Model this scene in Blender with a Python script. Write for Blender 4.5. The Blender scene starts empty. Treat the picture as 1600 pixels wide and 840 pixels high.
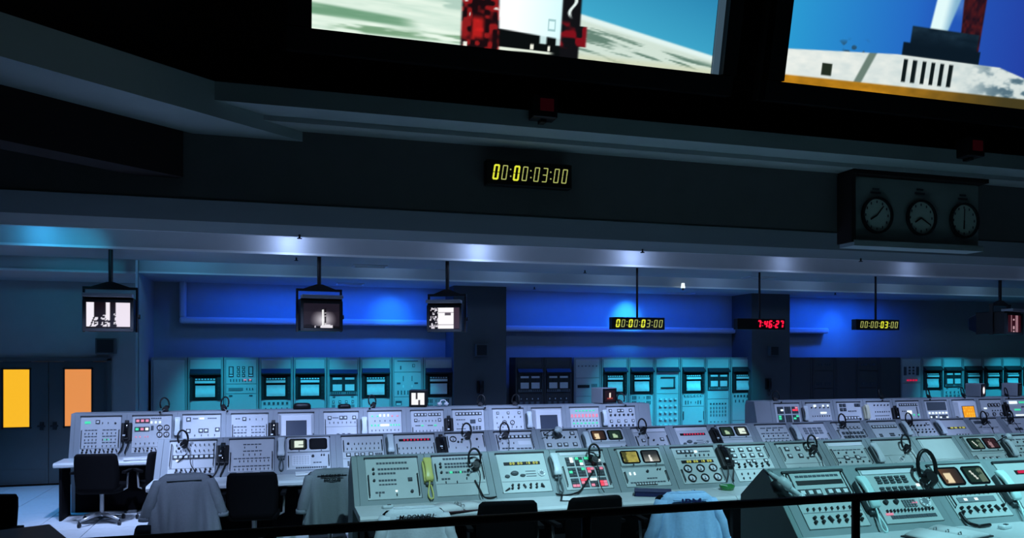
import bpy, math, random
from mathutils import Matrix, Vector
random.seed(7)
R = math.radians
SC = bpy.context.scene
COL = SC.collection

# ------------------------------------------------------------------ camera
YAW = R(16.32)
cam_d = bpy.data.cameras.new('camera')
cam = bpy.data.objects.new('camera', cam_d)
COL.objects.link(cam)
cam.location = (0, 0, 2.1)
cam.rotation_euler = (R(90), 0, -YAW)
cam_d.sensor_width = 36.0
cam_d.lens = 1230 / 1600 * 36.0
cam_d.shift_y = (558 - 420) / 1600
cam_d.clip_end = 200
SC.camera = cam

# ------------------------------------------------------------------ world, lights, exposure
w = bpy.data.worlds.new('night'); SC.world = w
w.use_nodes = True
w.node_tree.nodes['Background'].inputs[0].default_value = (0.10, 0.16, 0.20, 1)
w.node_tree.nodes['Background'].inputs[1].default_value = 0.034
SC.view_settings.view_transform = 'Standard'
SC.view_settings.look = 'None'
SC.view_settings.gamma = 1.0
SC.view_settings.exposure = 0.0
SC.view_settings.use_curve_mapping = False

def spot(name, loc, target, color, power, angle, blend=0.6, size=0.08):
    d = bpy.data.lights.new(name, 'SPOT'); d.color = color; d.energy = power
    d.spot_size = R(angle); d.spot_blend = blend; d.shadow_soft_size = size
    o = bpy.data.objects.new(name, d); COL.objects.link(o)
    o.location = loc
    o.rotation_euler = (Vector(target) - Vector(loc)).to_track_quat('-Z', 'Y').to_euler()
    return o
def point(name, loc, color, power, size=0.08):
    d = bpy.data.lights.new(name, 'POINT'); d.color = color; d.energy = power; d.shadow_soft_size = size
    o = bpy.data.objects.new(name, d); COL.objects.link(o); o.location = loc
    return o

LAV = (0.44, 0.58, 1.0); CYAN = (0.02, 0.58, 0.84); BLUE = (0.006, 0.085, 0.86); TEAL = (0.46, 0.84, 1.0)
# house lamps in the first ceiling bay, close to the face of the second soffit
for X, c, p in ((-2.9, (0.04, 0.45, 0.9), 5), (0.1, LAV, 9), (2.75, LAV, 8), (5.2, LAV, 7), (7.9, LAV, 2.5), (10.4, LAV, 2), (13.5, LAV, 1.5)):
    point('bay_lamp', (X, 10.9, 3.66), c, p, 0.05)
for X in (-4.5, -1.4, 1.4, 4.0, 6.6, 9.2, 12.0, 15.0):
    point('bay_lamp', (X, 10.0, 3.9), (0.35, 0.5, 0.85), 3.2, 0.1)
# lamps in the second bay, close to the face of the third soffit
for X, c, p in ((-1.5, (0.12, 0.5, 0.88), 2.6), (-0.2, (0.25, 0.5, 0.9), 2.0), (1.8, (0.3, 0.5, 0.9), 2.4), (4.0, (0.3, 0.5, 0.9), 2.4), (6.2, (0.3, 0.5, 0.9), 2.4), (8.4, (0.3, 0.5, 0.9), 2.4), (10.6, (0.3, 0.5, 0.9), 2.2), (12.8, (0.3, 0.5, 0.85), 2.0), (15.0, (0.3, 0.55, 0.85), 2.0), (17.5, (0.2, 0.55, 0.8), 2.0)):
    point('bay_lamp', (X, 13.6, 3.8), c, p * 2.6, 0.1)
spot('bay_lamp', (-2.2, 9.6, 3.52), (-2.7, 12.35, 3.38), (0.03, 0.5, 0.85), 60, 34, 1.0)
spot('bay_lamp', (-4.2, 9.6, 3.52), (-4.4, 12.35, 3.38), (0.05, 0.4, 0.8), 30, 50, 1.0)
# spots under the first soffit that light the rear console row
for X, p in ((-1.9, 400), (0.1, 400), (2.1, 400), (4.1, 360), (5.6, 200), (8.6, 220), (10.4, 210), (12.4, 210)):
    spot('row_spot', (X, 9.1, 3.46), (X, 11.25, 1.05), LAV, p, 62, 0.7)
# cyan spots on the equipment racks
for X, tx, p in ((-1.0, -1.0, 330), (0.5, 0.6, 400), (2.0, 2.0, 370), (6.9, 7.0, 340), (8.2, 8.2, 520), (9.1, 9.2, 330), (15.4, 15.4, 400), (17.2, 17.2, 400)):
    spot('rack_spot', (X, 12.9, 3.44), (tx, 15.2, 1.0), CYAN, p, 42, 0.9)
# blue spots that wash the rear wall between the columns
for X, p in ((-1.3, 7), (-0.7, 14), (-0.1, 20), (0.5, 24), (1.1, 28), (1.8, 34), (2.5, 28), (4.7, 10), (5.3, 14), (5.9, 18), (6.55, 26), (7.2, 30), (7.9, 22), (8.6, 11), (9.3, 8), (11.3, 14), (11.9, 24), (12.5, 30), (13.1, 26), (13.8, 12), (14.6, 2)):
    spot('wall_wash', (X, 15.2, 3.47), (X, 15.85, 2.2), BLUE, p * 1.7, 150, 1.0)
spot('wall_wash', (7.25, 15.15, 3.48), (7.25, 15.85, 2.95), (0.025, 0.34, 1.0), 200, 60, 1.0)
spot('wall_wash', (12.6, 15.15, 3.48), (12.6, 15.85, 2.5), (0.015, 0.15, 1.0), 70, 78, 1.0)
spot('wall_wash', (2.1, 15.15, 3.48), (2.1, 15.85, 2.85), (0.015, 0.2, 1.0), 80, 75, 1.0)
# theatre spots over the second, third and nearest console rows
for X, p in ((-0.6, 900), (1.6, 900), (3.8, 800), (6.0, 700), (8.2, 620), (10.2, 600)):
    spot('row_spot', (X, 4.2, 5.0), (X, 9.0, 1.0), LAV, p, 28, 0.6)
for X, p in ((1.2, 860), (3.4, 880), (5.8, 820), (8.2, 780)):
    spot('row_spot', (X, 3.6, 5.6), (X, 6.95, 0.95), TEAL, p, 36, 0.6)
spot('row_spot', (4.4, 1.8, 6.6), (4.5, 4.25, 1.0), (0.38, 0.88, 1.0), 1300, 36, 0.7)
spot('row_spot', (6.2, 2.2, 6.6), (6.2, 4.4, 1.0), (0.38, 0.88, 1.0), 780, 38, 0.7)
spot('floor_spot', (-3.6, 11.6, 3.45), (-3.7, 12.0, 0.1), (0.02, 0.32, 0.82), 300, 75, 0.9)
spot('floor_spot', (-2.2, 9.0, 3.45), (-1.9, 9.4, 0.1), (0.45, 0.60, 1.0), 420, 66, 0.7)

# ------------------------------------------------------------------ materials
def lin(c):
    return tuple(((v / 255) / 12.92 if v / 255 <= 0.04045 else ((v / 255 + 0.055) / 1.055) ** 2.4) for v in c)
MATS = {}
def mat(key, col, rough=0.6, metal=0.0, noise=0.0, scale=40.0, bump=0.0, spec=0.4):
    m = bpy.data.materials.new(key); m.use_nodes = True
    nt = m.node_tree; b = nt.nodes['Principled BSDF']
    b.inputs['Roughness'].default_value = rough; b.inputs['Metallic'].default_value = metal
    b.inputs['Specular IOR Level'].default_value = spec
    tc = nt.nodes.new('ShaderNodeTexCoord'); no = nt.nodes.new('ShaderNodeTexNoise')
    no.inputs['Scale'].default_value = scale; no.inputs['Detail'].default_value = 4
    nt.links.new(tc.outputs['Object'], no.inputs['Vector'])
    mr = nt.nodes.new('ShaderNodeMix'); mr.data_type = 'RGBA'
    k = max(noise, 0.02)
    mr.inputs[6].default_value = tuple(min(1, v * (1 - k)) for v in col) + (1,)
    mr.inputs[7].default_value = tuple(min(1, v * (1 + k)) for v in col) + (1,)
    nt.links.new(no.outputs['Fac'], mr.inputs[0]); nt.links.new(mr.outputs[2], b.inputs['Base Color'])
    if bump:
        bp = nt.nodes.new('ShaderNodeBump'); bp.inputs['Strength'].default_value = bump; bp.inputs['Distance'].default_value = 0.01
        nt.links.new(no.outputs['Fac'], bp.inputs['Height']); nt.links.new(bp.outputs['Normal'], b.inputs['Normal'])
    MATS[key] = m; return m
def emat(key, rgb, strength=1.0):
    m = bpy.data.materials.new(key); m.use_nodes = True
    b = m.node_tree.nodes['Principled BSDF']
    c = lin(rgb)
    b.inputs['Base Color'].default_value = tuple(v * 0.3 for v in c) + (1,)
    b.inputs['Roughness'].default_value = 0.4
    b.inputs['Emission Color'].default_value = c + (1,)
    b.inputs['Emission Strength'].default_value = strength
    MATS[key] = m; return m
mat('console_grey', (0.30, 0.335, 0.37), 0.55, noise=0.07, scale=9)
mat('console_green', (0.25, 0.305, 0.315), 0.55, noise=0.07, scale=9)
mat('end_green', (0.22, 0.30, 0.30), 0.6, noise=0.07, scale=9)
mat('panel', (0.60, 0.63, 0.66), 0.45, noise=0.05, scale=14)
mat('panel_green', (0.52, 0.59, 0.58), 0.45, noise=0.05, scale=14)
mat('panel_white', (0.78, 0.80, 0.84), 0.4, noise=0.03)
mat('desk', (0.62, 0.66, 0.67), 0.4, noise=0.05, scale=12)
mat('dark', (0.018, 0.022, 0.028), 0.5)
mat('black', (0.006, 0.006, 0.008), 0.45)
mat('rail_black', (0.004, 0.004, 0.005), 0.6)
mat('black_gloss', (0.008, 0.008, 0.01), 0.12, spec=0.6)
mat('ink', (0.07, 0.09, 0.11), 0.6)
mat('bezel', (0.03, 0.035, 0.04), 0.45)
mat('cap', (0.84, 0.87, 0.88), 0.35)
mat('grey_mid', (0.20, 0.23, 0.25), 0.5)
mat('block', (0.06, 0.075, 0.085), 0.5)
mat('glass_grey', (0.07, 0.085, 0.12), 0.15, spec=0.6)
mat('phone_grey', (0.70, 0.77, 0.79), 0.35)
mat('phone_side', (0.09, 0.11, 0.12), 0.4)
mat('phone_yellow', (0.75, 0.70, 0.20), 0.35)
mat('phone_cream', (0.62, 0.60, 0.42), 0.35)
mat('phone_teal', (0.62, 0.88, 0.86), 0.3)
mat('rack', (0.34, 0.38, 0.40), 0.55, noise=0.06, scale=8)
mat('rack_panel', (0.55, 0.60, 0.62), 0.5, noise=0.05, scale=10)
mat('paper', (0.80, 0.82, 0.83), 0.7, noise=0.06, scale=25)
mat('wall_paint', (0.40, 0.42, 0.44), 0.85, noise=0.06, scale=6)
mat('door_paint', (0.10, 0.12, 0.13), 0.6, noise=0.06, scale=6)
mat('column_paint', (0.10, 0.11, 0.12), 0.85, noise=0.06, scale=6)
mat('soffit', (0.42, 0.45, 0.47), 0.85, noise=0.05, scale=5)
mat('edge_trim', (0.70, 0.74, 0.76), 0.6)
mat('fascia', (0.15, 0.15, 0.16), 0.9, noise=0.08, scale=4)
mat('ledge', (0.36, 0.42, 0.44), 0.85, noise=0.06, scale=4)
mat('theatre_dark', (0.02, 0.012, 0.014), 0.95)
mat('tile', (0.62, 0.66, 0.70), 0.5, noise=0.10, scale=14)
mat('tile_gap', (0.03, 0.035, 0.04), 0.8)
mat('underdesk_black', (0.006, 0.006, 0.008), 0.8, spec=0.1)
mat('rack_dark', (0.085, 0.085, 0.09), 0.6, noise=0.06, scale=8)  # dark grey variant of the rack colour for selected cabinets
mat('splay', (0.06, 0.085, 0.09), 0.85, noise=0.06, scale=4)
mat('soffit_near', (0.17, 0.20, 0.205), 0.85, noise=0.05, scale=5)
mat('chair_black', (0.0035, 0.0035, 0.0045), 0.85, noise=0.2, scale=60, spec=0.08)
mat('steel', (0.45, 0.46, 0.47), 0.35, metal=0.7)
mat('coat_grey', (0.20, 0.23, 0.25), 0.9, noise=0.12, scale=70, bump=0.2)
mat('coat_white', (0.66, 0.72, 0.76), 0.9, noise=0.08, scale=70, bump=0.2)
mat('coat_blue', (0.30, 0.50, 0.74), 0.9, noise=0.12, scale=50, bump=0.2)
mat('navy', (0.015, 0.02, 0.09), 0.5)
mat('green_glass', (0.03, 0.22, 0.05), 0.15, spec=0.7)
mat('maroon', (0.10, 0.05, 0.06), 0.6)
mat('wood_dark', (0.13, 0.085, 0.075), 0.5, noise=0.3, scale=12)
mat('silver_box', (0.30, 0.32, 0.36), 0.45)
mat('pipe_paint', (0.62, 0.64, 0.68), 0.6)
mat('clock_white', (0.30, 0.36, 0.36), 0.6)
mat('clock_face', (0.60, 0.72, 0.66), 0.5)
mat('lens_red', (0.12, 0.006, 0.012), 0.3)
emat('e_white', (235, 248, 250), 1.1)
emat('e_green', (70, 225, 170), 0.9)
emat('e_red', (250, 70, 95), 0.9)
emat('e_pink', (240, 140, 165), 0.8)
emat('e_yellow', (225, 225, 120), 0.9)
emat('e_amber', (255, 178, 40), 1.0)
emat('e_clock', (222, 226, 60), 1.0)
emat('e_clock_dim', (190, 196, 110), 0.75)
emat('e_clock_red', (255, 20, 60), 1.4)
emat('e_digit', (205, 205, 95), 0.7)
emat('e_digit_red', (215, 30, 75), 0.8)
emat('door_yellow', (255, 190, 40), 0.95)
emat('door_orange', (238, 150, 82), 0.9)
emat('mask_spill_glow', (66, 88, 104), 0.8)
emat('e_dimred', (48, 4, 12), 0.3)
def picmat(key, strength):
    m = bpy.data.materials.new(key); m.use_nodes = True
    nt = m.node_tree; b = nt.nodes['Principled BSDF']
    a = nt.nodes.new('ShaderNodeAttribute'); a.attribute_name = 'picture'
    b.inputs['Base Color'].default_value = (0.01, 0.01, 0.012, 1); b.inputs['Roughness'].default_value = 0.25
    nt.links.new(a.outputs['Color'], b.inputs['Emission Color']); b.inputs['Emission Strength'].default_value = strength
    MATS[key] = m
picmat('picture', 1.0); picmat('picture_big', 1.05)

# ------------------------------------------------------------------ mesh helpers
I4 = Matrix.Identity(4)
class MB:
    def __init__(s): s.v = []; s.f = []; s.m = []; s.sm = []
    def add(s, vs, fs, mk, M=None, smooth=False):
        o = len(s.v)
        s.v += [tuple(M @ Vector(p)) if M is not None else tuple(p) for p in vs]
        for f in fs: s.f.append(tuple(i + o for i in f)); s.m.append(mk); s.sm.append(smooth)
        return s
    def box(s, c, d, mk, M=None):
        x, y, z = c; a, b, e = d[0] / 2, d[1] / 2, d[2] / 2
        vs = [(x + i * a, y + j * b, z + k * e) for i in (-1, 1) for j in (-1, 1) for k in (-1, 1)]
        return s.add(vs, [(0, 1, 3, 2), (4, 6, 7, 5), (0, 4, 5, 1), (2, 3, 7, 6), (0, 2, 6, 4), (1, 5, 7, 3)], mk, M)
    def taper(s, c, d, top, mk, M=None):     # box whose +z face is scaled
        x, y, z = c; a, b, e = d[0] / 2, d[1] / 2, d[2] / 2
        vs = []
        for i in (-1, 1):
            for j in (-1, 1):
                for k in (-1, 1):
                    q = top if k > 0 else 1
                    vs.append((x + i * a * q, y + j * b * q, z + k * e))
        return s.add(vs, [(0, 1, 3, 2), (4, 6, 7, 5), (0, 4, 5, 1), (2, 3, 7, 6), (0, 2, 6, 4), (1, 5, 7, 3)], mk, M)
    def prism(s, poly, x0, x1, mk, M=None):  # poly of (y, z), extruded along x
        n = len(poly)
        vs = [(x0, y, z) for y, z in poly] + [(x1, y, z) for y, z in poly]
        fs = [(i, (i + 1) % n, (i + 1) % n + n, i + n) for i in range(n)]
        fs += [tuple(range(n))[::-1], tuple(range(n, 2 * n))]
        return s.add(vs, fs, mk, M)
    def cyl(s, c, r, h, mk, M=None, n=14, r2=None, smooth=True):  # axis z from c
        r2 = r if r2 is None else r2
        vs = []
        for k in range(n):
            a = 2 * math.pi * k / n
            vs.append((c[0] + r * math.cos(a), c[1] + r * math.sin(a), c[2]))
        for k in range(n):
            a = 2 * math.pi * k / n
            vs.append((c[0] + r2 * math.cos(a), c[1] + r2 * math.sin(a), c[2] + h))
        s.add(vs, [(k, (k + 1) % n, (k + 1) % n + n, k + n) for k in range(n)], mk, M, smooth)
        s.add(vs, [tuple(range(n))[::-1], tuple(range(n, 2 * n))], mk, M)
        return s
    def ring(s, c, r0, r1, h, mk, M=None, n=20):
        vs = []
        for rr, z in ((r0, 0), (r0, h), (r1, h), (r1, 0)):
            for k in range(n):
                a = 2 * math.pi * k / n
                vs.append((c[0] + rr * math.cos(a), c[1] + rr * math.sin(a), c[2] + z))
        fs = []
        for q in range(4):
            for k in range(n):
                fs.append((q * n + k, q * n + (k + 1) % n, ((q + 1) % 4) * n + (k + 1) % n, ((q + 1) % 4) * n + k))
        return s.add(vs, fs, mk, M)
    def ball(s, c, r, mk, M=None, n=10, m=6, sc=(1, 1, 1)):
        vs = []; fs = []
        for j in range(m + 1):
            t = math.pi * j / m
            for k in range(n):
                a = 2 * math.pi * k / n
                vs.append((c[0] + sc[0] * r * math.sin(t) * math.cos(a), c[1] + sc[1] * r * math.sin(t) * math.sin(a), c[2] + sc[2] * r * math.cos(t)))
        for j in range(m):
            for k in range(n): fs.append((j * n + k, (j + 1) * n + k, (j + 1) * n + (k + 1) % n, j * n + (k + 1) % n))
        return s.add(vs, fs, mk, M, True)
    def tube(s, pts, r, mk, M=None, n=7):
        pts = [Vector(p) for p in pts]; vs = []; fs = []
        up = Vector((0.13, 0.31, 0.94))
        for i, p in enumerate(pts):
            t = (pts[min(i + 1, len(pts) - 1)] - pts[max(i - 1, 0)])
            t = t.normalized() if t.length > 1e-9 else Vector((0, 0, 1))
            a = t.cross(up)
            if a.length < 0.05: a = t.cross(Vector((1, 0, 0)))
            a.normalize(); b = t.cross(a)
            rr = r[i] if isinstance(r, (list, tuple)) else r
            for k in range(n):
                q = 2 * math.pi * k / n
                vs.append(tuple(p + (a * math.cos(q) + b * math.sin(q)) * rr))
        for i in range(len(pts) - 1):
            for k in range(n): fs.append((i * n + k, i * n + (k + 1) % n, (i + 1) * n + (k + 1) % n, (i + 1) * n + k))
        fs += [tuple(range(n))[::-1], tuple(range((len(pts) - 1) * n, len(pts) * n))]
        return s.add(vs, fs, mk, M, True)
    def loft(s, rings, mk, M=None, caps=True, smooth=True):
        n = len(rings[0]); vs = [p for r in rings for p in r]; fs = []
        for i in range(len(rings) - 1):
            for k in range(n): fs.append((i * n + k, i * n + (k + 1) % n, (i + 1) * n + (k + 1) % n, (i + 1) * n + k))
        if caps: fs += [tuple(range(n))[::-1], tuple(range((len(rings) - 1) * n, len(rings) * n))]
        return s.add(vs, fs, mk, M, smooth)
    def mesh(s, name):
        me = bpy.data.meshes.new(name); me.from_pydata(s.v, [], s.f)
        keys = []
        for k in s.m:
            if k not in keys: keys.append(k)
        for k in keys: me.materials.append(MATS[k])
        ix = {k: i for i, k in enumerate(keys)}
        me.polygons.foreach_set('material_index', [ix[k] for k in s.m])
        me.polygons.foreach_set('use_smooth', s.sm)
        me.update(); return me
    def build(s, name, parent=None, bevel=0.0, kind=None):
        if not s.v: return None
        return link(name, s.mesh(name), parent, bevel, kind)
def link(name, me, parent=None, bevel=0.0, kind=None):
    o = bpy.data.objects.new(name, me); COL.objects.link(o)
    if parent is not None: o.parent = parent
    if kind: o['kind'] = kind
    if bevel:
        b = o.modifiers.new('bevel', 'BEVEL'); b.width = bevel; b.segments = 2; b.limit_method = 'ANGLE'; b.angle_limit = R(40)
    return o
def tag(o, label, cat, group=None):
    o['label'] = label; o['category'] = cat
    if group: o['group'] = group
    return o
def thing(name, label, cat, loc=(0, 0, 0), rz=0.0, group=None):
    o = bpy.data.objects.new(name, None); COL.objects.link(o)
    o.location = loc; o.rotation_euler = (0, 0, rz); o.empty_display_size = 0.1
    return tag(o, label, cat, group)
def struct(name, mb, bevel=0.0, label=None):
    o = mb.build(name, None, bevel); o['kind'] = 'structure'
    if label: o['label'] = label
    return o
def arc(a, b, n): return [a + (b - a) * i / (n - 1) for i in range(n)] if n > 1 else [(a + b) / 2]
def rrect(hx, hy, n=5, r=0.4):      # rounded rectangle outline
    r = min(hx, hy) * r; pts = []
    for cx, cy, a0 in ((hx - r, hy - r, 0), (-hx + r, hy - r, 90), (-hx + r, -hy + r, 180), (hx - r, -hy + r, 270)):
        for k in range(n):
            a = R(a0 + 90 * k / (n - 1)); pts.append((cx + r * math.cos(a), cy + r * math.sin(a)))
    return pts
def picture_obj(name, w, h, nx, ny, fn, parent, M, mk='picture', ts=None):
    """flat screen picture in vertex colours, fn(s, t) -> sRGB, s to the right and t up, both 0..1"""
    ts = ts or [j / ny for j in range(ny + 1)]; ny = len(ts) - 1
    vs = [tuple(M @ Vector((w * i / nx, h * t, 0))) for t in ts for i in range(nx + 1)]
    fs = [(j * (nx + 1) + i, j * (nx + 1) + i + 1, (j + 1) * (nx + 1) + i + 1, (j + 1) * (nx + 1) + i) for j in range(ny) for i in range(nx)]
    me = bpy.data.meshes.new(name); me.from_pydata(vs, [], fs)
    ca = me.color_attributes.new('picture', 'FLOAT_COLOR', 'POINT')
    dat = []
    for t in ts:
        for i in range(nx + 1):
            dat += lin(tuple(max(0, min(255, q)) for q in fn(i / nx, t))) + (1.0,)
    ca.data.foreach_set('color', dat)
    me.materials.append(MATS[mk]); me.update()
    return link(name, me, parent)
def mixc(a, b, t):
    t = max(0.0, min(1.0, t)); return tuple(a[i] + (b[i] - a[i]) * t for i in range(3))
def hsh(a, b=0):
    v = math.sin(a * 127.1 + b * 311.7) * 43758.5453; return v - math.floor(v)
def text_obj(name, body, size, mk, parent, M, shear=0.0, depth=0.002, width=None):
    cu = bpy.data.curves.new(name, 'FONT'); cu.body = body; cu.size = size; cu.align_x = 'CENTER'; cu.align_y = 'CENTER'
    cu.shear = shear; cu.extrude = depth; cu.offset = 0.0007; cu.resolution_u = 3
    t = bpy.data.objects.new(name, cu); me = bpy.data.meshes.new_from_object(t)
    bpy.data.objects.remove(t); bpy.data.curves.remove(cu)
    if width:
        xs = [v.co.x for v in me.vertices]; k = width / max(1e-6, max(xs) - min(xs))
        for v in me.vertices: v.co.x *= k
    me.transform(M); me.materials.clear(); me.materials.append(MATS[mk])
    return link(name, me, parent)
ORD = ['first', 'second', 'third', 'fourth', 'fifth', 'sixth', 'seventh', 'eighth', 'ninth', 'tenth', 'eleventh', 'twelfth',
       'thirteenth', 'fourteenth', 'fifteenth', 'sixteenth', 'seventeenth', 'eighteenth', 'nineteenth', 'twentieth']
CS, SN = math.cos(YAW), math.sin(YAW)
def ray(px, py):                    # room direction per metre of room depth for a photograph position
    u = (px - 800) / 1230
    return ((CS * u + SN) / (CS - SN * u), (558 - py) / 1230 / (CS - SN * u))
ZF = 0.1                            # floor level; eye level is 2.1
# ------------------------------------------------------------------ the room
fl = MB(); fl.box((6, 8, ZF - 0.06), (34, 30, 0.10), 'tile_gap'); floor = struct('floor', fl)
tm = MB(); tm.taper((0, 0, -0.004), (0.606, 0.606, 0.016), 0.992, 'tile'); tme = tm.mesh('floor_tile')
for i in range(11):
    for j in range(13):
        t = link('floor_tile', tme, floor)
        t.location = (-6.11 + 0.61 * i, 6.0 + 0.61 * j + 0.2, ZF)
rest = MB(); rest.box((11.7, 8, ZF - 0.004), (22.0, 29, 0.014), 'tile'); rest.box((-6.5 + 3.3, -0.5, ZF - 0.004), (7.8, 12.6, 0.014), 'tile')
o = rest.build('floor_covering', floor)
WY = 13.95
b = MB(); b.box((8.5, 15.95, 2.4), (29, 0.2, 4.8), 'wall_paint'); struct('wall_back', b)
# wall with the double doors on the left, built round the door opening
DX0, DX1, DZ = -4.44, -2.62, 2.09
b = MB()
b.box(((-7.5 + DX0) / 2, WY + 0.15, 2.4), (DX0 + 7.5, 0.3, 4.8), 'wall_paint')
b.box(((DX1 - 2.27) / 2, WY + 0.15, 2.4), (-2.27 - DX1, 0.3, 4.8), 'wall_paint')
b.box(((DX0 + DX1) / 2, WY + 0.15, (DZ + 4.8) / 2), (DX1 - DX0, 0.3, 4.8 - DZ), 'wall_paint')
b.box((-2.37, WY + 1.1, 2.4), (0.2, 1.7, 4.8), 'wall_paint')
struct('wall_left_rear', b)
b = MB(); b.box((-7.5, 7, 2.4), (0.2, 18, 4.8), 'wall_paint'); struct('wall_left', b)
b = MB(); b.box((22.5, 7, 2.4), (0.2, 18, 4.8), 'wall_paint'); struct('wall_right', b)
b = MB()
for x in (DX0 - 0.0, DX1): b.box((x + (0.03 if x == DX0 else -0.03), WY - 0.015, (DZ + ZF) / 2), (0.06, 0.09, DZ - ZF), 'door_paint')
b.box(((DX0 + DX1) / 2, WY - 0.015, DZ - 0.02), (DX1 - DX0, 0.09, 0.06), 'door_paint')
struct('trim_1', b, 0.005)
def door(name, x0, x1, wx0, wx1, pm, hx):
    b = MB(); y = WY + 0.06; z0, z1 = 1.0, 1.92; top = DZ - 0.05
    b.box(((x0 + wx0) / 2, y, (top + ZF) / 2), (wx0 - x0, 0.05, top - ZF - 0.02), 'door_paint')
    b.box(((wx1 + x1) / 2, y, (top + ZF) / 2), (x1 - wx1, 0.05, top - ZF - 0.02), 'door_paint')
    b.box(((wx0 + wx1) / 2, y, (z0 + ZF) / 2), (wx1 - wx0, 0.05, z0 - ZF - 0.02), 'door_paint')
    b.box(((wx0 + wx1) / 2, y, (z1 + top) / 2), (wx1 - wx0, 0.05, top - z1), 'door_paint')
    o = struct(name, b)
    p = MB(); p.box(((wx0 + wx1) / 2, y + 0.01, (z0 + z1) / 2), (wx1 - wx0, 0.012, z1 - z0), pm)
    q = p.build('pane', o); q['label'] = 'glowing warm window pane'
    f = MB()
    for x in (wx0, wx1): f.box((x, y - 0.03, (z0 + z1) / 2), (0.02, 0.02, z1 - z0 + 0.04), 'dark')
    for z in (z0, z1): f.box(((wx0 + wx1) / 2, y - 0.03, z), (wx1 - wx0 + 0.04, 0.02, 0.02), 'dark')
    f.build('window_frame', o)
    h = MB(); h.box((hx, y - 0.04, 1.02), (0.05, 0.04, 0.12), 'dark'); h.box((hx, y - 0.07, 1.02), (0.11, 0.02, 0.025), 'dark'); h.build('door_handle', o)
    k = MB(); k.box(((x0 + x1) / 2, y - 0.028, 0.24), (x1 - x0 - 0.08, 0.006, 0.2), 'door_paint'); k.build('lower_plate', o)
    return o
door('door_1', -4.38, -3.535, -4.165, -3.785, 'door_yellow', -3.62)
door('door_2', -3.525, -2.68, -3.31, -2.91, 'door_orange', -3.44)
# columns between the racks
for i, (x0, x1) in enumerate(((3.22, 4.29), (9.87, 10.84))):
    b = MB(); b.box(((x0 + x1) / 2, 15.45, 2.4), (x1 - x0, 0.8, 4.8), 'column_paint'); struct('wall_column_%d' % (i + 1), b, 0.01)
# ceiling of the firing room: three downstand soffits with bays between
XA, XB = -7.4, 22.4; XM = (XA + XB) / 2; XL = XB - XA
def soffit(name, y0, y1, z0, z1, trims=(0,), mk='soffit'):
    b = MB(); b.box((XM, (y0 + y1) / 2, (z0 + z1) / 2), (XL, y1 - y0, z1 - z0), mk)
    o = struct(name, b)
    for k, y in enumerate(trims):
        t = MB(); t.box((XM, y, z0 + 0.012), (XL, 0.02, 0.03), 'edge_trim'); t.build('edge_bead', o)
    return o
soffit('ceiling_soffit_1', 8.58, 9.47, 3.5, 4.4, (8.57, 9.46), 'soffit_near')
soffit('ceiling_soffit_2', 11.17, 12.4, 3.5, 4.4, (11.16,))
soffit('ceiling_soffit_3', 14.25, 15.85, 3.5, 4.4, (14.24,))
b = MB(); q = [(-7.39, 12.35), (-2.01, 12.35), (-2.27, 13.95), (-7.39, 13.95)]
b.add([(x, y, 3.3) for x, y in q] + [(x, y, 3.9) for x, y in q], [(3, 2, 1, 0), (4, 5, 6, 7), (0, 1, 5, 4), (1, 2, 6, 5), (2, 3, 7, 6), (3, 0, 4, 7)], 'soffit'); bk = struct('ceiling_bulkhead', b)
b = MB(); b.box((-4.70, 12.34, 3.312), (5.38, 0.02, 0.03), 'edge_trim'); b.build('edge_bead', bk)
b = MB(); b.box((XM, 11.9, 4.42), (XL, 8, 0.1), 'soffit'); struct('ceiling', b)
# theatre side header wall
b = MB(); b.prism([(8.2, 3.65), (8.58, 3.5), (8.6, 3.5), (8.6, 4.46), (8.2, 4.46)], XA, XB, 'fascia'); struct('wall_header', b)
b = MB(); b.prism([(8.195, 3.645), (8.575, 3.495), (8.575, 3.485), (8.195, 3.63)], XA, XB, 'splay'); struct('trim_2', b)
LX = -0.58
b = MB(); b.box(((LX + XB) / 2, 7.9, 4.505), (XB - LX, 0.66, 0.17), 'ledge'); struct('trim_3', b)
AN = R(38.5)
d = Vector((-math.cos(AN), -math.sin(AN), 0)); nrm = Vector((math.sin(AN), -math.cos(AN), 0))
M45 = Matrix.Translation((LX, 7.57, 0)) @ Matrix(((d.x, -nrm.x, 0, 0), (d.y, -nrm.y, 0, 0), (0, 0, 1, 0), (0, 0, 0, 1)))
b = MB(); b.box((2.5, 0.325, 4.43), (7.0, 0.65, 0.32), 'ledge', M45); struct('trim_4', b)
b = MB(); b.box((3.4, 0.8, 4.05), (7.0, 0.3, 0.44), 'theatre_dark', M45); struct('wall_header_left', b)
b = MB(); b.box(((LX + XB) / 2, 8.3, 6.4), (XB - LX, 0.3, 3.7), 'theatre_dark'); b.box((3.0, 0.6, 6.4), (7.4, 0.3, 3.6), 'theatre_dark', M45); struct('wall_upper', b)
# cable duct along the rear wall
def duct(name, label, pts, end=False):
    t = thing(name, label, 'duct', (0, 0, 0))
    for k, (x0, x1, z0, z1) in enumerate(pts):
        b = MB(); b.box(((x0 + x1) / 2, 15.75, (z0 + z1) / 2), (x1 - x0, 0.2, z1 - z0), 'pipe_paint'); b.build('duct_section', t, 0.035)
    return t
duct('wall_duct', 'painted cable duct with elbow along blue wall behind the left racks', ((-1.81, -1.70, 2.84, 3.52), (-1.81, 3.21, 2.73, 2.85)))
duct('wall_duct', 'painted straight cable duct on blue wall between the two columns', ((4.30, 9.86, 2.64, 2.76),))
duct('wall_duct', 'short painted cable duct ending on blue wall right of the red clock', ((10.85, 12.35, 2.66, 2.79),))
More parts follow.
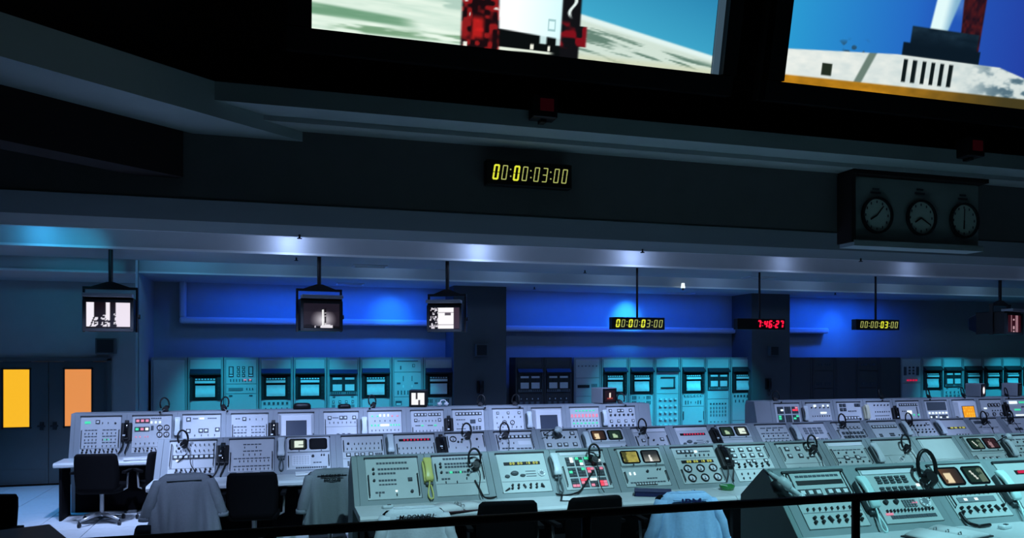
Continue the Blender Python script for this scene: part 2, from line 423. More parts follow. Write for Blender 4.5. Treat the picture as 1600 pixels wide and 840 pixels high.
# vents and sprinklers in the soffits
def vent(x, y, label):
    t = thing('ceiling_vent', label, 'vent', (x, y, 3.5), 0, 'ceiling vents')
    b = MB(); 
    for s in (-1, 1): b.box((s * 0.24, 0, -0.008), (0.03, 0.30, 0.016), 'edge_trim'); b.box((0, s * 0.14, -0.008), (0.48, 0.03, 0.016), 'edge_trim')
    b.build('frame', t)
    b = MB(); b.box((0, 0, -0.002), (0.45, 0.25, 0.004), 'grey_mid'); b.build('grille', t)
    for k in range(4):
        b = MB(); b.box((0, -0.09 + 0.06 * k, -0.008), (0.44, 0.012, 0.008), 'edge_trim'); b.build('slat', t)
def at_z(px, py, z):
    rx, rz = ray(px, py); Y = (z - 2.1) / rz; return rx * Y, Y
for px, py, lb in ((578, 415, 'small square ceiling vent right of the second hanging monitor rod'), (547, 443, 'ceiling vent near the blue wall above the duct'), (1065, 458, 'ceiling vent near the blue wall right of the yellow clock rod'), (1185, 433, 'ceiling vent beside the red clock rod')):
    x, y = at_z(px, py, 3.5); vent(x, y, lb)
for k, (px, py, lb) in enumerate(((468, 372, 'sprinkler head under the first soffit left of the second monitor rod'), (1004, 398, 'sprinkler head under the first soffit above the yellow clock rod'), (1345, 408, 'sprinkler head under the first soffit below the clock board'), (463, 402, 'sprinkler head under the second soffit left of the second monitor rod'), (914, 422, 'sprinkler head under the second soffit left of the yellow clock'), (835, 448, 'sprinkler head under the rear soffit in mid room'), (1305, 457, 'sprinkler head under the rear soffit at right'))):
    x, y = at_z(px, py, 3.5)
    if k < 3: x, y = ray(px, 0)[0] * 9.3, 9.3
    b = MB(); b.cyl((x, y, 3.46), 0.012, 0.045, 'dark', n=8); b.cyl((x, y, 3.452), 0.028, 0.008, 'dark', n=10)
    tag(b.build('sprinkler_head'), lb, 'sprinkler', 'ceiling sprinklers')
x, y = at_z(1080, 446, 3.5); t = thing('ceiling_lamp', 'small bright white bulb under the ceiling soffit', 'lamp', (x, 14.1, 3.5))
b = MB(); b.cyl((0, 0, -0.06), 0.02, 0.08, 'dark', n=8); b.build('socket', t)
b = MB(); b.cyl((0, 0, -0.02), 0.045, 0.10, 'e_white', n=10, r2=0.03); b.build('bulb', t)
# wall boxes and wall telephones
def wallbox(x, y, z, w, h, label):
    t = thing('wall_speaker', label, 'speaker', (x, y, z), 0, 'wall speakers')
    b = MB(); b.box((0, -0.06, 0), (w, 0.12, h), 'column_paint'); b.build('housing', t, 0.008)
    b = MB(); b.box((0, -0.122, 0), (w * 0.82, 0.006, h * 0.82), 'dark'); b.build('grille', t)
wallbox(-2.69, WY, 2.28, 0.29, 0.25, 'square wall speaker box above the double doors')
wallbox(3.76, 15.05, 2.24, 0.24, 0.24, 'square wall speaker box on the column below the white monitor')
wallbox(10.37, 15.05, 2.24, 0.22, 0.22, 'square wall speaker box on the column below the red clock')
for x, lb in ((3.75, 'black wall telephone on the column right of the left racks'), (10.27, 'black wall telephone on the column under the red clock')):
    t = thing('wall_telephone', lb, 'telephone', (x, 15.05, 1.52), 0, 'wall telephones on columns')
    b = MB(); b.box((0, -0.03, 0), (0.13, 0.06, 0.24), 'black'); b.build('base', t, 0.01)
    b = MB(); b.loft([[(px_, -0.085 - dz - 0.0 + py_, zz) for px_, py_ in rrect(0.03, 0.02, 4, 0.9)] for zz, dz in ((-0.12, 0), (-0.08, 0.0), (-0.05, 0.02), (0.05, 0.02), (0.08, 0.0), (0.12, 0))], 'black'); b.build('handset', t)
    b = MB(); b.tube([(0, -0.07, -0.12), (-0.02, -0.05, -0.22), (0.01, -0.05, -0.27), (0.03, -0.05, -0.2), (0.03, -0.03, -0.11)], 0.008, 'black'); b.build('cord', t)

# ------------------------------------------------------------------ projection screens
def vn(x, y):
    i, j = math.floor(x), math.floor(y); f, g = x - i, y - j; f = f * f * (3 - 2 * f); g = g * g * (3 - 2 * g)
    return (hsh(i, j) * (1 - f) + hsh(i + 1, j) * f) * (1 - g) + (hsh(i, j + 1) * (1 - f) + hsh(i + 1, j + 1) * f) * g
def fbm(x, y): return 0.6 * vn(x, y) + 0.28 * vn(x * 2.1 + 7, y * 2.1 + 3) + 0.12 * vn(x * 4.3 + 1, y * 4.3 + 9)
def sst(a, b, x): t = max(0.0, min(1.0, (x - a) / (b - a))); return t * t * (3 - 2 * t)
SW, SH = 4.09, 2.9
def pic1(s, t):
    h = t * SH; e = 0.004
    hz = 0.42 - (s - 0.645) * 0.66
    sky = mixc((62, 165, 200), (36, 122, 168), (h - hz) * 1.1 + (s - 0.7) * 0.5)
    q = hz - h; n1 = fbm(s * 12, q * 34)
    land = mixc((205, 222, 210), (98, 128, 114), sst(0.46, 0.72, n1) * sst(0.06, 0.12, q))
    land = mixc(land, (222, 240, 236), sst(0.07, 0.03, q) + 0.0)
    land = mixc(land, (206, 210, 178), sst(0.09, 0.02, h) * 0.7)
    right = mixc(land, sky, sst(-0.012, 0.012, h - hz))
    n = fbm(s * 14, (h + s * 0.12) * 34)
    left = mixc((238, 250, 236), (196, 222, 206), n)
    g1 = sst(0.12 - s * 0.1, 0.15 - s * 0.1, h) * sst(0.25 - s * 0.22, 0.22 - s * 0.22, h) * sst(0.25, 0.19, s)
    left = mixc(left, (110, 156, 124), g1 * (0.75 + 0.4 * n))
    g2 = sst(0.0 + s * 0.04, 0.03 + s * 0.04, h) * sst(0.09 + s * 0.1, 0.06 + s * 0.1, h) * sst(0.02, 0.08, s)
    left = mixc(left, (120, 160, 126), g2 * sst(0.3, 0.6, n))
    g3 = sst(0.3, 0.34, h) * sst(0.5, 0.65, fbm(s * 12 + 4, h * 14)); left = mixc(left, (165, 196, 182), g3 * 0.8)
    if s < 0.33: return left
    # red service tower at the left of the rocket
    k = vn(s * 95, h * 24); tw = mixc((24, 10, 14), (140, 26, 28), sst(0.35, 0.7, k))
    tw = mixc(tw, (214, 34, 32), sst(0.06, 0.12, h) * sst(0.32, 0.24, h) * sst(0.36, 0.37, s) * sst(0.40, 0.385, s) * 0.8)
    tw = mixc(tw, (214, 200, 195), sst(0.86, 0.93, k) * sst(0.26, 0.3, h))
    tw = mixc(tw, (235, 235, 225), sst(0.05, 0.04, h) * sst(0.7, 0.8, vn(s * 60, 2)))
    c = mixc(left, tw, sst(0.335, 0.343, s))
    # white rocket body over a black base
    bw = mixc((250, 255, 255), (205, 246, 250), (s - 0.47) * 7)
    if abs(max(abs(s - 0.561) / 0.009, abs(h - 0.29) / 0.055) - 0.85) < 0.15: bw = (160, 200, 202)
    base = (9, 13, 14)
    tab = max(sst(0.531, 0.535, s) * sst(0.552, 0.548, s), sst(0.572, 0.576, s)) * sst(0.10, 0.115, h)
    base = mixc(base, (198, 226, 226), tab)
    base = mixc(base, (228, 238, 222), sst(0.002 + (s - 0.44) * .1, 0.01 + (s - 0.44) * .1, h) * sst(0.04 + (s - 0.44) * .02, 0.03, h) * sst(0.575, 0.555, s))
    base = mixc(base, (238, 240, 226), sst(0.75, 0.85, vn(s * 70, 1)) * sst(0.035, 0.05, h) * sst(0.10, 0.085, h))
    ln = 0.20 - (s - 0.435) * 0.2
    body = mixc(base, bw, sst(ln - 0.008, ln + 0.008, h))
    c = mixc(c, body, sst(0.428 - h * 0.01, 0.436 - h * 0.01, s))
    # dark red arm at the right of the rocket
    arm = mixc((16, 16, 20), (124, 16, 26), sst(0.08, 0.13, h) * sst(0.36, 0.30, h) * sst(0.25, 0.5, vn(s * 60, h * 18)))
    arm = mixc(arm, (225, 238, 235), sst(0.006, 0.002, abs(s - 0.612 - 0.008 * math.sin(h * 26))) * sst(0.36, 0.42, h))
    c = mixc(c, arm, sst(0.582, 0.588, s))
    ex = 0.648 if 0.12 < h < 0.31 else 0.63
    return mixc(c, right, sst(ex, ex + 0.007, s))
def pic2(s, t):
    h = t * SH; n = fbm(s * 30, h * 16)
    g = 0.085 + s * 0.04
    top = 0.35 + min(s, 0.36) * 0.25 - max(0, s - 0.72) * 0.9
    sky = mixc(mixc((42, 152, 206), (34, 96, 190), s * 2.2), (34, 52, 150), (s - 0.4) * 1.8)
    c = sky
    x = s - 0.455 - (h - 0.7) * 0.03
    c = mixc(c, (196, 228, 240), 0.6 * sst(0.05, 0.07, x) * sst(0.115, 0.08, x) * sst(0.85, 1.1, h) * fbm(s * 40, h * 8))
    c = mixc(c, mixc((222, 246, 246), (130, 176, 204), sst(0.03, 0.07, x)), sst(-0.004, 0.004, x) * sst(0.066 + (h - 0.75) * 0.05, 0.056 + (h - 0.75) * 0.05, x))
    c = mixc(c, mixc((26, 14, 26), (78, 24, 28), vn(s * 120, h * 26)), sst(0.562, 0.568, s + 0.02 * (h - 0.7)) * sst(0.638, 0.632, s))
    pl = sst(0.395, 0.40, s) * sst(0.632, 0.626, s) * sst(top + 0.33, top + 0.31, h)
    pl = max(pl, sst(0.372, 0.378, s) * sst(0.645, 0.64, s) * sst(top + 0.15, top + 0.13, h))
    c = mixc(c, mixc((10, 24, 36), (30, 52, 68), n * sst(0.1, 0.3, h - top)), pl)
    c = mixc(c, (40, 70, 90), sst(0.55, 0.7, vn(s * 60, h * 20)) * sst(0.15, 0.17, s) * sst(0.27, 0.25, s) * sst(top + 0.16, top + 0.05, h) * 0.8)
    em = mixc((240, 242, 234), (184, 202, 204), n * 0.6 + s * 0.45)
    em = mixc(em, (84, 112, 126), sst(0.58, 0.75, s) * sst(0.35, 0.7, n))
    em = mixc(em, (104, 124, 114), sst(0.016, 0.008, abs(s - 0.255 - (h - .2) * .12)))
    em = mixc(em, (34, 44, 34), sst(0.122, 0.126, s) * sst(0.158, 0.154, s) * sst(0.12, 0.13, h) * sst(0.26, 0.25, h))
    wn = sst(0.383, 0.386, s) * sst(0.562, 0.559, s) * sst(0.15, 0.16, h) * sst(0.41, 0.39, h)
    kk = ((s - 0.385) / 0.175 * 5.6) % 1
    em = mixc(em, (14, 24, 26), wn * sst(0.5, 0.42, kk))
    c = mixc(c, em, sst(top + 0.008, top - 0.008, h))
    gr = mixc(mixc((208, 142, 32), (150, 104, 22), n), (66, 58, 30), (s - 0.3) * 2.2)
    return mixc(c, gr, sst(g + 0.012, g - 0.008, h))
tilt = R(12)
for nm, x0, fn, lb in (('projection_screen', 0.264, pic1, 'large projection screen showing a rocket base beside a red tower'), ('projection_screen', 5.2, pic2, 'large projection screen showing a launch pad against deep blue sky')):
    t = thing(nm, lb, 'screen', (x0, 7.4, 5.09), 0, 'overhead projection screens')
    t.rotation_euler = (R(90) + tilt, 0, 0)
    picture_obj('picture', SW, SH, 360, 0, fn, t, Matrix.Translation((0, 0, 0.0)), 'picture_big', [0.32 * j / 90 for j in range(90)] + [0.32 + 0.68 * j / 40 for j in range(41)])
    b = MB(); b.box((SW / 2, SH / 2, -0.06), (SW + 0.5, SH + 0.4, 0.08), 'theatre_dark'); b.build('backing', t)
    for nm2, c, d2 in (('frame_rail', (SW / 2, -0.11, 0.03), (SW + 0.44, 0.2, 0.14)), ('frame_rail', (SW / 2, SH + 0.11, 0.03), (SW + 0.44, 0.2, 0.14)), ('frame_rail', (-0.11, SH / 2, 0.03), (0.2, SH, 0.14)), ('frame_rail', (SW + 0.17, SH / 2, 0.03), (0.16, SH, 0.14))):
        b = MB(); b.box(c, d2, 'black'); b.build(nm2, t)
    b = MB(); b.box((SW + 0.045, SH / 2, 0.01), (0.075, SH, 0.03), 'mask_spill_glow'); b.build('side_masking', t)  # projector overspill put into the masking strip as emission
# small dark boxes with a red lens on the ledge
for px, py, lb in ((848, 170, 'small dark box with red lens below the left projection screen'), (1515, 232, 'small dark box with red lens above the three wall clocks')):
    rx, rz = ray(px, py); t = thing('signal_box', lb, 'signal', (rx * 7.5, 7.5, 2.1 + rz * 7.5), 0, 'red signal boxes')
    b = MB(); b.box((0, 0, 0), (0.25, 0.2, 0.22), 'black'); b.build('housing', t, 0.01)
    b = MB(); b.box((0.01, -0.105, 0.01), (0.14, 0.02, 0.12), 'e_dimred'); b.build('lens', t)
    b = MB(); b.box((0, 0.02, -0.12), (0.06, 0.1, 0.04), 'black'); b.build('bracket', t)

# ------------------------------------------------------------------ clocks
SEG = {'0': 'abcdef', '1': 'bc', '2': 'abged', '3': 'abgcd', '4': 'fgbc', '5': 'afgcd', '6': 'afgedc', '7': 'abc', '8': 'abcdefg', '9': 'abfgcd'}
def seven(mb, ch, x, z, w, h, th, mk, M, skew=0.15):
    def bar(x0, z0, x1, z1, hor):
        if hor: p = [(x0, z0 - th / 2), (x1, z0 - th / 2), (x1, z0 + th / 2), (x0, z0 + th / 2)]
        else: p = [(x0 - th / 2, z0), (x0 + th / 2, z0), (x0 + th / 2, z1), (x0 - th / 2, z1)]
        p = [(a + skew * b, b) for a, b in p]
        vs = [(x + a, z + b, 0) for a, b in p] + [(x + a, z + b, 0.006) for a, b in p]
        mb.add(vs, [(3, 2, 1, 0), (4, 5, 6, 7), (0, 1, 5, 4), (1, 2, 6, 5), (2, 3, 7, 6), (3, 0, 4, 7)], mk, M)
    g = th * 0.25
    D = {'a': (-w / 2, h / 2, w / 2, h / 2, 1), 'g': (-w / 2, 0, w / 2, 0, 1), 'd': (-w / 2, -h / 2, w / 2, -h / 2, 1),
         'f': (-w / 2, g, -w / 2, h / 2, 0), 'b': (w / 2, g, w / 2, h / 2, 0), 'e': (-w / 2, -h / 2, -w / 2, -g, 0), 'c': (w / 2, -h / 2, w / 2, -g, 0)}
    for q in SEG[ch]: bar(*D[q])
def digital_clock(loc, label, text, w, h, bold, col, dim, rod=0.0, x_from=0.06, x_to=0.96, thick=1.0):
    t = thing('digital_clock', label, 'clock', loc)
    FM = Matrix(((1, 0, 0, 0), (0, 0, -1, 0), (0, 1, 0, 0), (0, 0, 0, 1)))   # x right, y up, z towards the viewer
    b = MB(); b.box((0, 0.06, 0), (w, 0.12, h), 'black'); b.build('housing', t, 0.006)
    slots = sum(0.42 if c == ':' else 1 for c in text)
    step = w * (x_to - x_from) / slots; x = -w / 2 + w * x_from
    for i, c in enumerate(text):
        if c == ':':
            b = MB()
            for z in (-0.14, 0.14): b.box((x + step * 0.21, z * h, 0.003), (step * 0.14, step * 0.14, 0.006), dim, Matrix.Translation((0, -0.001, 0)) @ FM)
            b.build('colon', t); x += step * 0.42
        else:
            b = MB(); bo = i in bold
            seven(b, c, x + step * 0.5, 0, step * 0.5, h * 0.56, step * (0.19 if bo else 0.1) * thick, col if bo else dim, Matrix.Translation((0, -0.001, 0)) @ FM)
            b.build('digit', t); x += step
    if rod:
        b = MB(); b.cyl((0, 0.06, h / 2), 0.018, rod, 'black', n=8); b.build('hanger_rod', t)
rx, rz = ray(828, 272)
digital_clock((rx * 8.06, 8.06, 2.1 + rz * 8.06), 'yellow countdown clock mounted on the dark header wall', '00:00:03:00', 0.96, 0.26, (0, 3), 'e_clock', 'e_clock_dim')
for px, py, Y, w, h, tx, bold, c, dm, xf, lb, th in (
        (998, 505, 11.25, 0.90, 0.19, '00:00:03:00', (0, 3, 6), 'e_clock', 'e_clock_dim', 0.06, 'yellow countdown clock hanging in front of the bright blue wall', 1.2),
        (1372, 507, 11.25, 0.90, 0.18, '00:00:03:00', (6, 7), 'e_clock', 'e_clock_dim', 0.08, 'yellow countdown clock hanging right of the red clock', 1.0),
        (1190, 506, 11.25, 0.90, 0.18, '7:46:27', (0, 2, 3, 5, 6), 'e_clock_red', 'e_clock_red', 0.40, 'red digital clock hanging in front of the column', 1.5)):
    rx, rz = ray(px, py); z = 2.1 + rz * Y
    digital_clock((rx * Y, Y, z), lb, tx, w, h, bold, c, dm, 3.5 - z - h / 2 + 0.02, xf, 0.97, th)
# analogue clock board
rx, rz = ray(1330, 325); rx2, _ = ray(1530, 335)
x0, x1 = rx * 8.02, rx2 * 8.02; zc = 2.1 + rz * 8.02
t = thing('clock_board', 'pale board with three round analogue clocks on the header wall', 'clock board', ((x0 + x1) / 2, 8.02, zc))
bw = x1 - x0
b = MB(); b.box((0, 0.09, 0), (bw, 0.16, 0.80), 'clock_white'); b.build('board', t, 0.01)
b = MB(); b.box((0, 0.04, 0.43), (bw + 0.1, 0.28, 0.05), 'theatre_dark'); b.build('top_shelf', t)
b = MB(); b.box((-0.03, 0.04, -0.43), (bw, 0.26, 0.07), 'ledge'); b.build('bottom_shelf', t)
b = MB(); b.box((-bw / 2 - 0.03, 0.05, 0), (0.06, 0.26, 0.84), 'theatre_dark'); b.build('side_panel', t)
for k, (px, a1, a2) in enumerate(((1369, 40, 240), (1438, 120, 238), (1505, 2, 182))):
    q, _ = ray(px, 340); x = q * 8.02 - (x0 + x1) / 2
    FM = Matrix.Translation((x, -0.0, -0.07)) @ Matrix(((1, 0, 0, 0), (0, 0, -1, 0), (0, 1, 0, 0), (0, 0, 0, 1)))
    b = MB(); b.ring((0, 0, 0), 0.20, 0.225, 0.04, 'dark', FM, 28); o = b.build('clock_case', t)
    b = MB(); b.cyl((0, 0, 0), 0.20, 0.012, 'clock_face', FM, 28); f = b.build('clock_face', t)
    b = MB()
    for hh in range(12):
        a = R(30 * hh); b.box((0.165 * math.sin(a), 0.165 * math.cos(a), 0.014), (0.014, 0.03, 0.004), 'ink', FM @ Matrix.Identity(4))
    b.build('hour_marks', f)
    for a, l, wd in ((a1, 0.15, 0.012), (a2, 0.11, 0.018)):
        b = MB(); b.box((0, l / 2, 0.018), (wd, l, 0.004), 'black', FM @ Matrix.Rotation(-R(a), 4, 'Z')); b.build('hand', f)
    b = MB()
    for r_, ww in ((0.0, 0.15), (0.045, 0.1)): b.box((x, 0.006, 0.21 + r_ + (0.03 if k == 1 else 0)), (ww, 0.006, 0.022), 'ink')
    b.build('name_strip', t)

# ------------------------------------------------------------------ hanging monitors
def mon_pad(s, t):
    if s < 0.17: c = (245, 240, 250)
    elif s < 0.66: c = (235, 230, 240) if hsh(math.floor(s * 26), math.floor(t * 22)) > 0.55 and t < 0.55 else (22, 14, 20)
    else: c = (238, 228, 240)
    if abs(s - 0.30) < 0.05 + 0.03 * math.sin(t * 30) or abs(s - 0.58) < 0.05: c = (20, 12, 18)
    if 0.44 < s < 0.53 and t > 0.3: c = (245, 238, 246)
    if abs(s - (0.08 + t * 0.25)) < 0.018 and t < 0.5: c = (25, 18, 22)
    if t < 0.05 or (t < 0.14 and 0.55 < s < 0.7): c = (20, 14, 18)
    return c
def mon_launch(s, t):
    d = math.hypot((s - 0.55) * 1.2, (t - 0.32)); c = mixc((235, 230, 238), (38, 32, 42), d * 2.2)
    if t > 0.62: c = mixc(c, (26, 22, 34), 0.6)
    if abs(s - 0.53) < 0.018 and 0.1 < t < 0.72: c = (255, 255, 255)
    if 0.57 < s < 0.63 and 0.1 < t < 0.78: c = (18, 14, 18) if hsh(math.floor(t * 30), 3) > 0.3 else (200, 195, 200)
    if t < 0.1 + 0.03 * math.sin(s * 12): c = (235, 230, 238) if 0.3 < s < 0.8 and hsh(math.floor(s * 24)) > 0.3 else (18, 14, 18)
    return c
def mon_white(s, t):
    if s < 0.28: return (220, 215, 225) if hsh(math.floor(s * 30), math.floor(t * 16)) > 0.72 else (12, 8, 14)
    if s < 0.80:
        if 0.60 < t < 0.72 and 0.5 < s < 0.72: return (90, 82, 92)
        if abs(t - 0.74) < 0.02 or abs(t - 0.18) < 0.02: return (150, 140, 150)
        return (255, 252, 255)
    return (62, 48, 62)
def mon_red(s, t):
    c = (44, 10, 18)
    if 0.3 < s < 0.36 or 0.62 < s < 0.8: c = (150, 110, 120)
    if abs(s - 0.5) < 0.06 and hsh(math.floor(t * 12), 5) > 0.4: c = (190, 150, 160)
    return c
def hanging_monitor(px, py, Y, w, h, fn, label, rz_, rod_px):
    rx, rzv = ray(px, py); z = 2.1 + rzv * Y
    t = thing('hanging_monitor', label, 'monitor', (rx * Y, Y, z), rz_, 'ceiling hung monitors')
    b = MB(); b.box((0, 0.28, 0), (w, 0.5, h), 'black'); b.taper((0, 0, 0), (w * 0.9, h * 0.9, 0.2), 0.6, 'black', Matrix.Translation((0, 0.62, 0)) @ Matrix.Rotation(R(-90), 4, 'X')); b.build('case', t, 0.015)
    b = MB()
    for s in (-1, 1): b.box((s * w * 0.47, 0.02, -0.02), (w * 0.07, 0.05, h * 0.9), 'dark'); b.box((0, 0.02, s * h * 0.43 - 0.02), (w, 0.05, h * 0.09), 'dark')
    b.build('bezel', t, 0.004)
    picture_obj('screen_picture', w * 0.86, h * 0.78, 44, 34, fn, t, Matrix.Translation((-w * 0.43, 0.02, -h * 0.41)) @ Matrix.Rotation(R(90), 4, 'X'))
    b = MB()
    for s in (-1, 1): b.box((s * (w / 2 + 0.02), 0.25, 0.06), (0.025, 0.06, h + 0.14), 'black')
    b.box((0, 0.25, h / 2 + 0.13), (w + 0.065, 0.08, 0.03), 'black')
    b.prism([(-w * 0.42, h / 2 + 0.14), (w * 0.42, h / 2 + 0.14), (0.04, h / 2 + 0.21), (-0.04, h / 2 + 0.21)], 0.215, 0.285, 'black', Matrix.Rotation(R(90), 4, 'Z'))
    b.build('yoke_bracket', t)
    for s in (-1, 1):
        b = MB(); b.cyl((0, 0, 0), 0.03, 0.03, 'dark', Matrix.Translation((s * (w / 2 + 0.03), 0.25, -0.02)) @ Matrix.Rotation(R(90), 4, 'Y'), 10); b.build('pivot_knob', t)
    b = MB(); b.box((0, 0.0, h / 2 + 0.02), (w * 0.98, 0.2, 0.045), 'silver_box'); b.build('top_visor', t, 0.005)
    b = MB(); b.cyl((0, 0.25, h / 2 + 0.2), 0.028, 3.52 - z - h / 2 - 0.2, 'black', n=10); b.build('hanger_pole', t)
hanging_monitor(169, 490, 11.05, 0.58, 0.43, mon_pad, 'hanging monitor showing bright launch tower, above the double doors', R(4), 169)
hanging_monitor(503, 491, 11.05, 0.56, 0.44, mon_launch, 'hanging monitor showing a glowing rocket launch, before the blue wall', R(6), 501)
hanging_monitor(694, 495, 11.05, 0.50, 0.40, mon_white, 'hanging monitor showing a white rocket section, left of the column', R(-22), 692)
hanging_monitor(1586, 504, 11.0, 0.62, 0.40, mon_red, 'hanging monitor with dim reddish picture at the right edge', R(18), 1580)
# ------------------------------------------------------------------ equipment racks
RY = 15.2; RW = 0.61
_rb = MB(); _rb.box((RW / 2, 0.24, (2.0) / 2), (RW - 0.012, 0.44, 2.0), 'rack')
for s in (0.022, RW - 0.022): _rb.box((s, 0.012, 1.0), (0.03, 0.024, 1.99), 'rack')
RACK_BODY = _rb.mesh('rack_cabinet')
def plate(parent, name, x0, x1, z0, z1, mk='rack_panel', y=0.012, d=0.02, bev=0.003):
    b = MB(); b.box(((x0 + x1) / 2, y, (z0 + z1) / 2 - ZF), (x1 - x0, d, z1 - z0), mk); return b.build(name, parent, bev)
def bits(mb, x0, x1, z, n, w, h, mk, y=-0.004, d=0.012):
    for x in arc(x0, x1, n): mb.box((x, y, z - ZF), (w, d, h), mk)
_cache = {}
def cached(key, fn):
    if key not in _cache: _cache[key] = fn()
    return _cache[key]
def recorder(t, x0=0.045, x1=0.565, z0=1.33):
    def mk_bay():
        b = MB(); m = (x0 + x1) / 2
        b.box((m, 0.0, (z0 + 1.80) / 2 - ZF), (x1 - x0, 0.03, 1.80 - z0), 'black')
        b.box((x0 + 0.02, -0.02, (z0 + 1.8) / 2 - ZF), (0.04, 0.03, 1.8 - z0), 'dark'); b.box((x1 - 0.03, -0.02, (z0 + 1.8) / 2 - ZF), (0.06, 0.03, 1.8 - z0), 'dark')
        return b.mesh('chart_recorder')
    r = link('chart_recorder', cached('bay', mk_bay), t)
    def mk_v():
        b = MB(); b.prism([(0.0, 1.78), (-0.10, 1.79), (-0.10, 1.81), (0.0, 1.89)], x0, x1, 'dark', Matrix.Translation((0, 0, -ZF))); return b.mesh('visor')
    link('visor', cached('visor', mk_v), t)
    def mk_p():
        b = MB(); n = 7; vs = []; fs = []
        for j in range(n + 1):
            for i in range(9):
                x = 0.135 + 0.33 * i / 8; z = 1.385 + 0.205 * j / n - ZF; y = -0.03 - 0.012 * math.sin(j * 0.9) - 0.006 * math.sin(i * 1.9 + j)
                vs.append((x, y, z))
        for j in range(n):
            for i in range(8): fs.append((j * 9 + i, j * 9 + i + 1, (j + 1) * 9 + i + 1, (j + 1) * 9 + i))
        b.add(vs, fs, 'paper', None, True); b.box((0.30, -0.012, 1.487 - ZF), (0.33, 0.01, 0.205), 'paper'); return b.mesh('chart_paper')
    link('chart_paper', cached('paper', mk_p), r)
    def mk_k():
        b = MB(); b.box((0.30, -0.03, 1.655 - ZF), (0.34, 0.03, 0.045), 'paper'); bits(b, 0.15, 0.45, 1.705, 7, 0.034, 0.022, 'cap', -0.02); return b.mesh('pen_carriage')
    link('pen_carriage', cached('pens', mk_k), r)
    def mk_c():
        b = MB()
        for z in (1.58, 1.5, 1.44): b.cyl((0, 0, 0), 0.016, 0.02, 'bezel', Matrix.Translation((0.525, -0.035, z - ZF)) @ Matrix.Rotation(R(90), 4, 'X'), 9)
        return b.mesh('side_knobs')
    link('side_knobs', cached('sk', mk_c), r)['kind'] = 'stuff'
def dual(t):
    def f1():
        b = MB(); b.prism([(0.0, 1.77), (-0.09, 1.78), (-0.09, 1.80), (0.0, 1.87)], 0.045, 0.565, 'dark', Matrix.Translation((0, 0, -ZF))); return b.mesh('visor')
    link('visor', cached('visor2', f1), t)
    def f2():
        b = MB(); b.box((0.305, 0.0, 1.595 - ZF), (0.5, 0.03, 0.38), 'bezel'); b.box((0.305, -0.02, 1.425 - ZF), (0.5, 0.03, 0.05), 'grey_mid')
        bits(b, 0.09, 0.25, 1.43, 5, 0.012, 0.035, 'dark', -0.04); bits(b, 0.36, 0.52, 1.43, 5, 0.012, 0.035, 'dark', -0.04); return b.mesh('twin_recorder')
    r = link('twin_recorder', cached('twin', f2), t)
    for x in (0.19, 0.42):
        def f3():
            b = MB(); b.box((0, -0.025, 1.53 - ZF), (0.17, 0.02, 0.12), 'paper'); b.box((0, -0.022, 1.70 - ZF), (0.17, 0.02, 0.04), 'paper'); b.box((0, -0.016, 1.6 - ZF), (0.02, 0.01, 0.2), 'dark'); return b.mesh('chart_paper')
        link('chart_paper', cached('dp', f3), r).location.x = x
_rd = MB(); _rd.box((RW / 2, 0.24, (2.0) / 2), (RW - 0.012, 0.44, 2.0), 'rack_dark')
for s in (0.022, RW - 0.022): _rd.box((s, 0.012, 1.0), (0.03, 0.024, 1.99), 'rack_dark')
RACK_DARK = _rd.mesh('rack_cabinet')
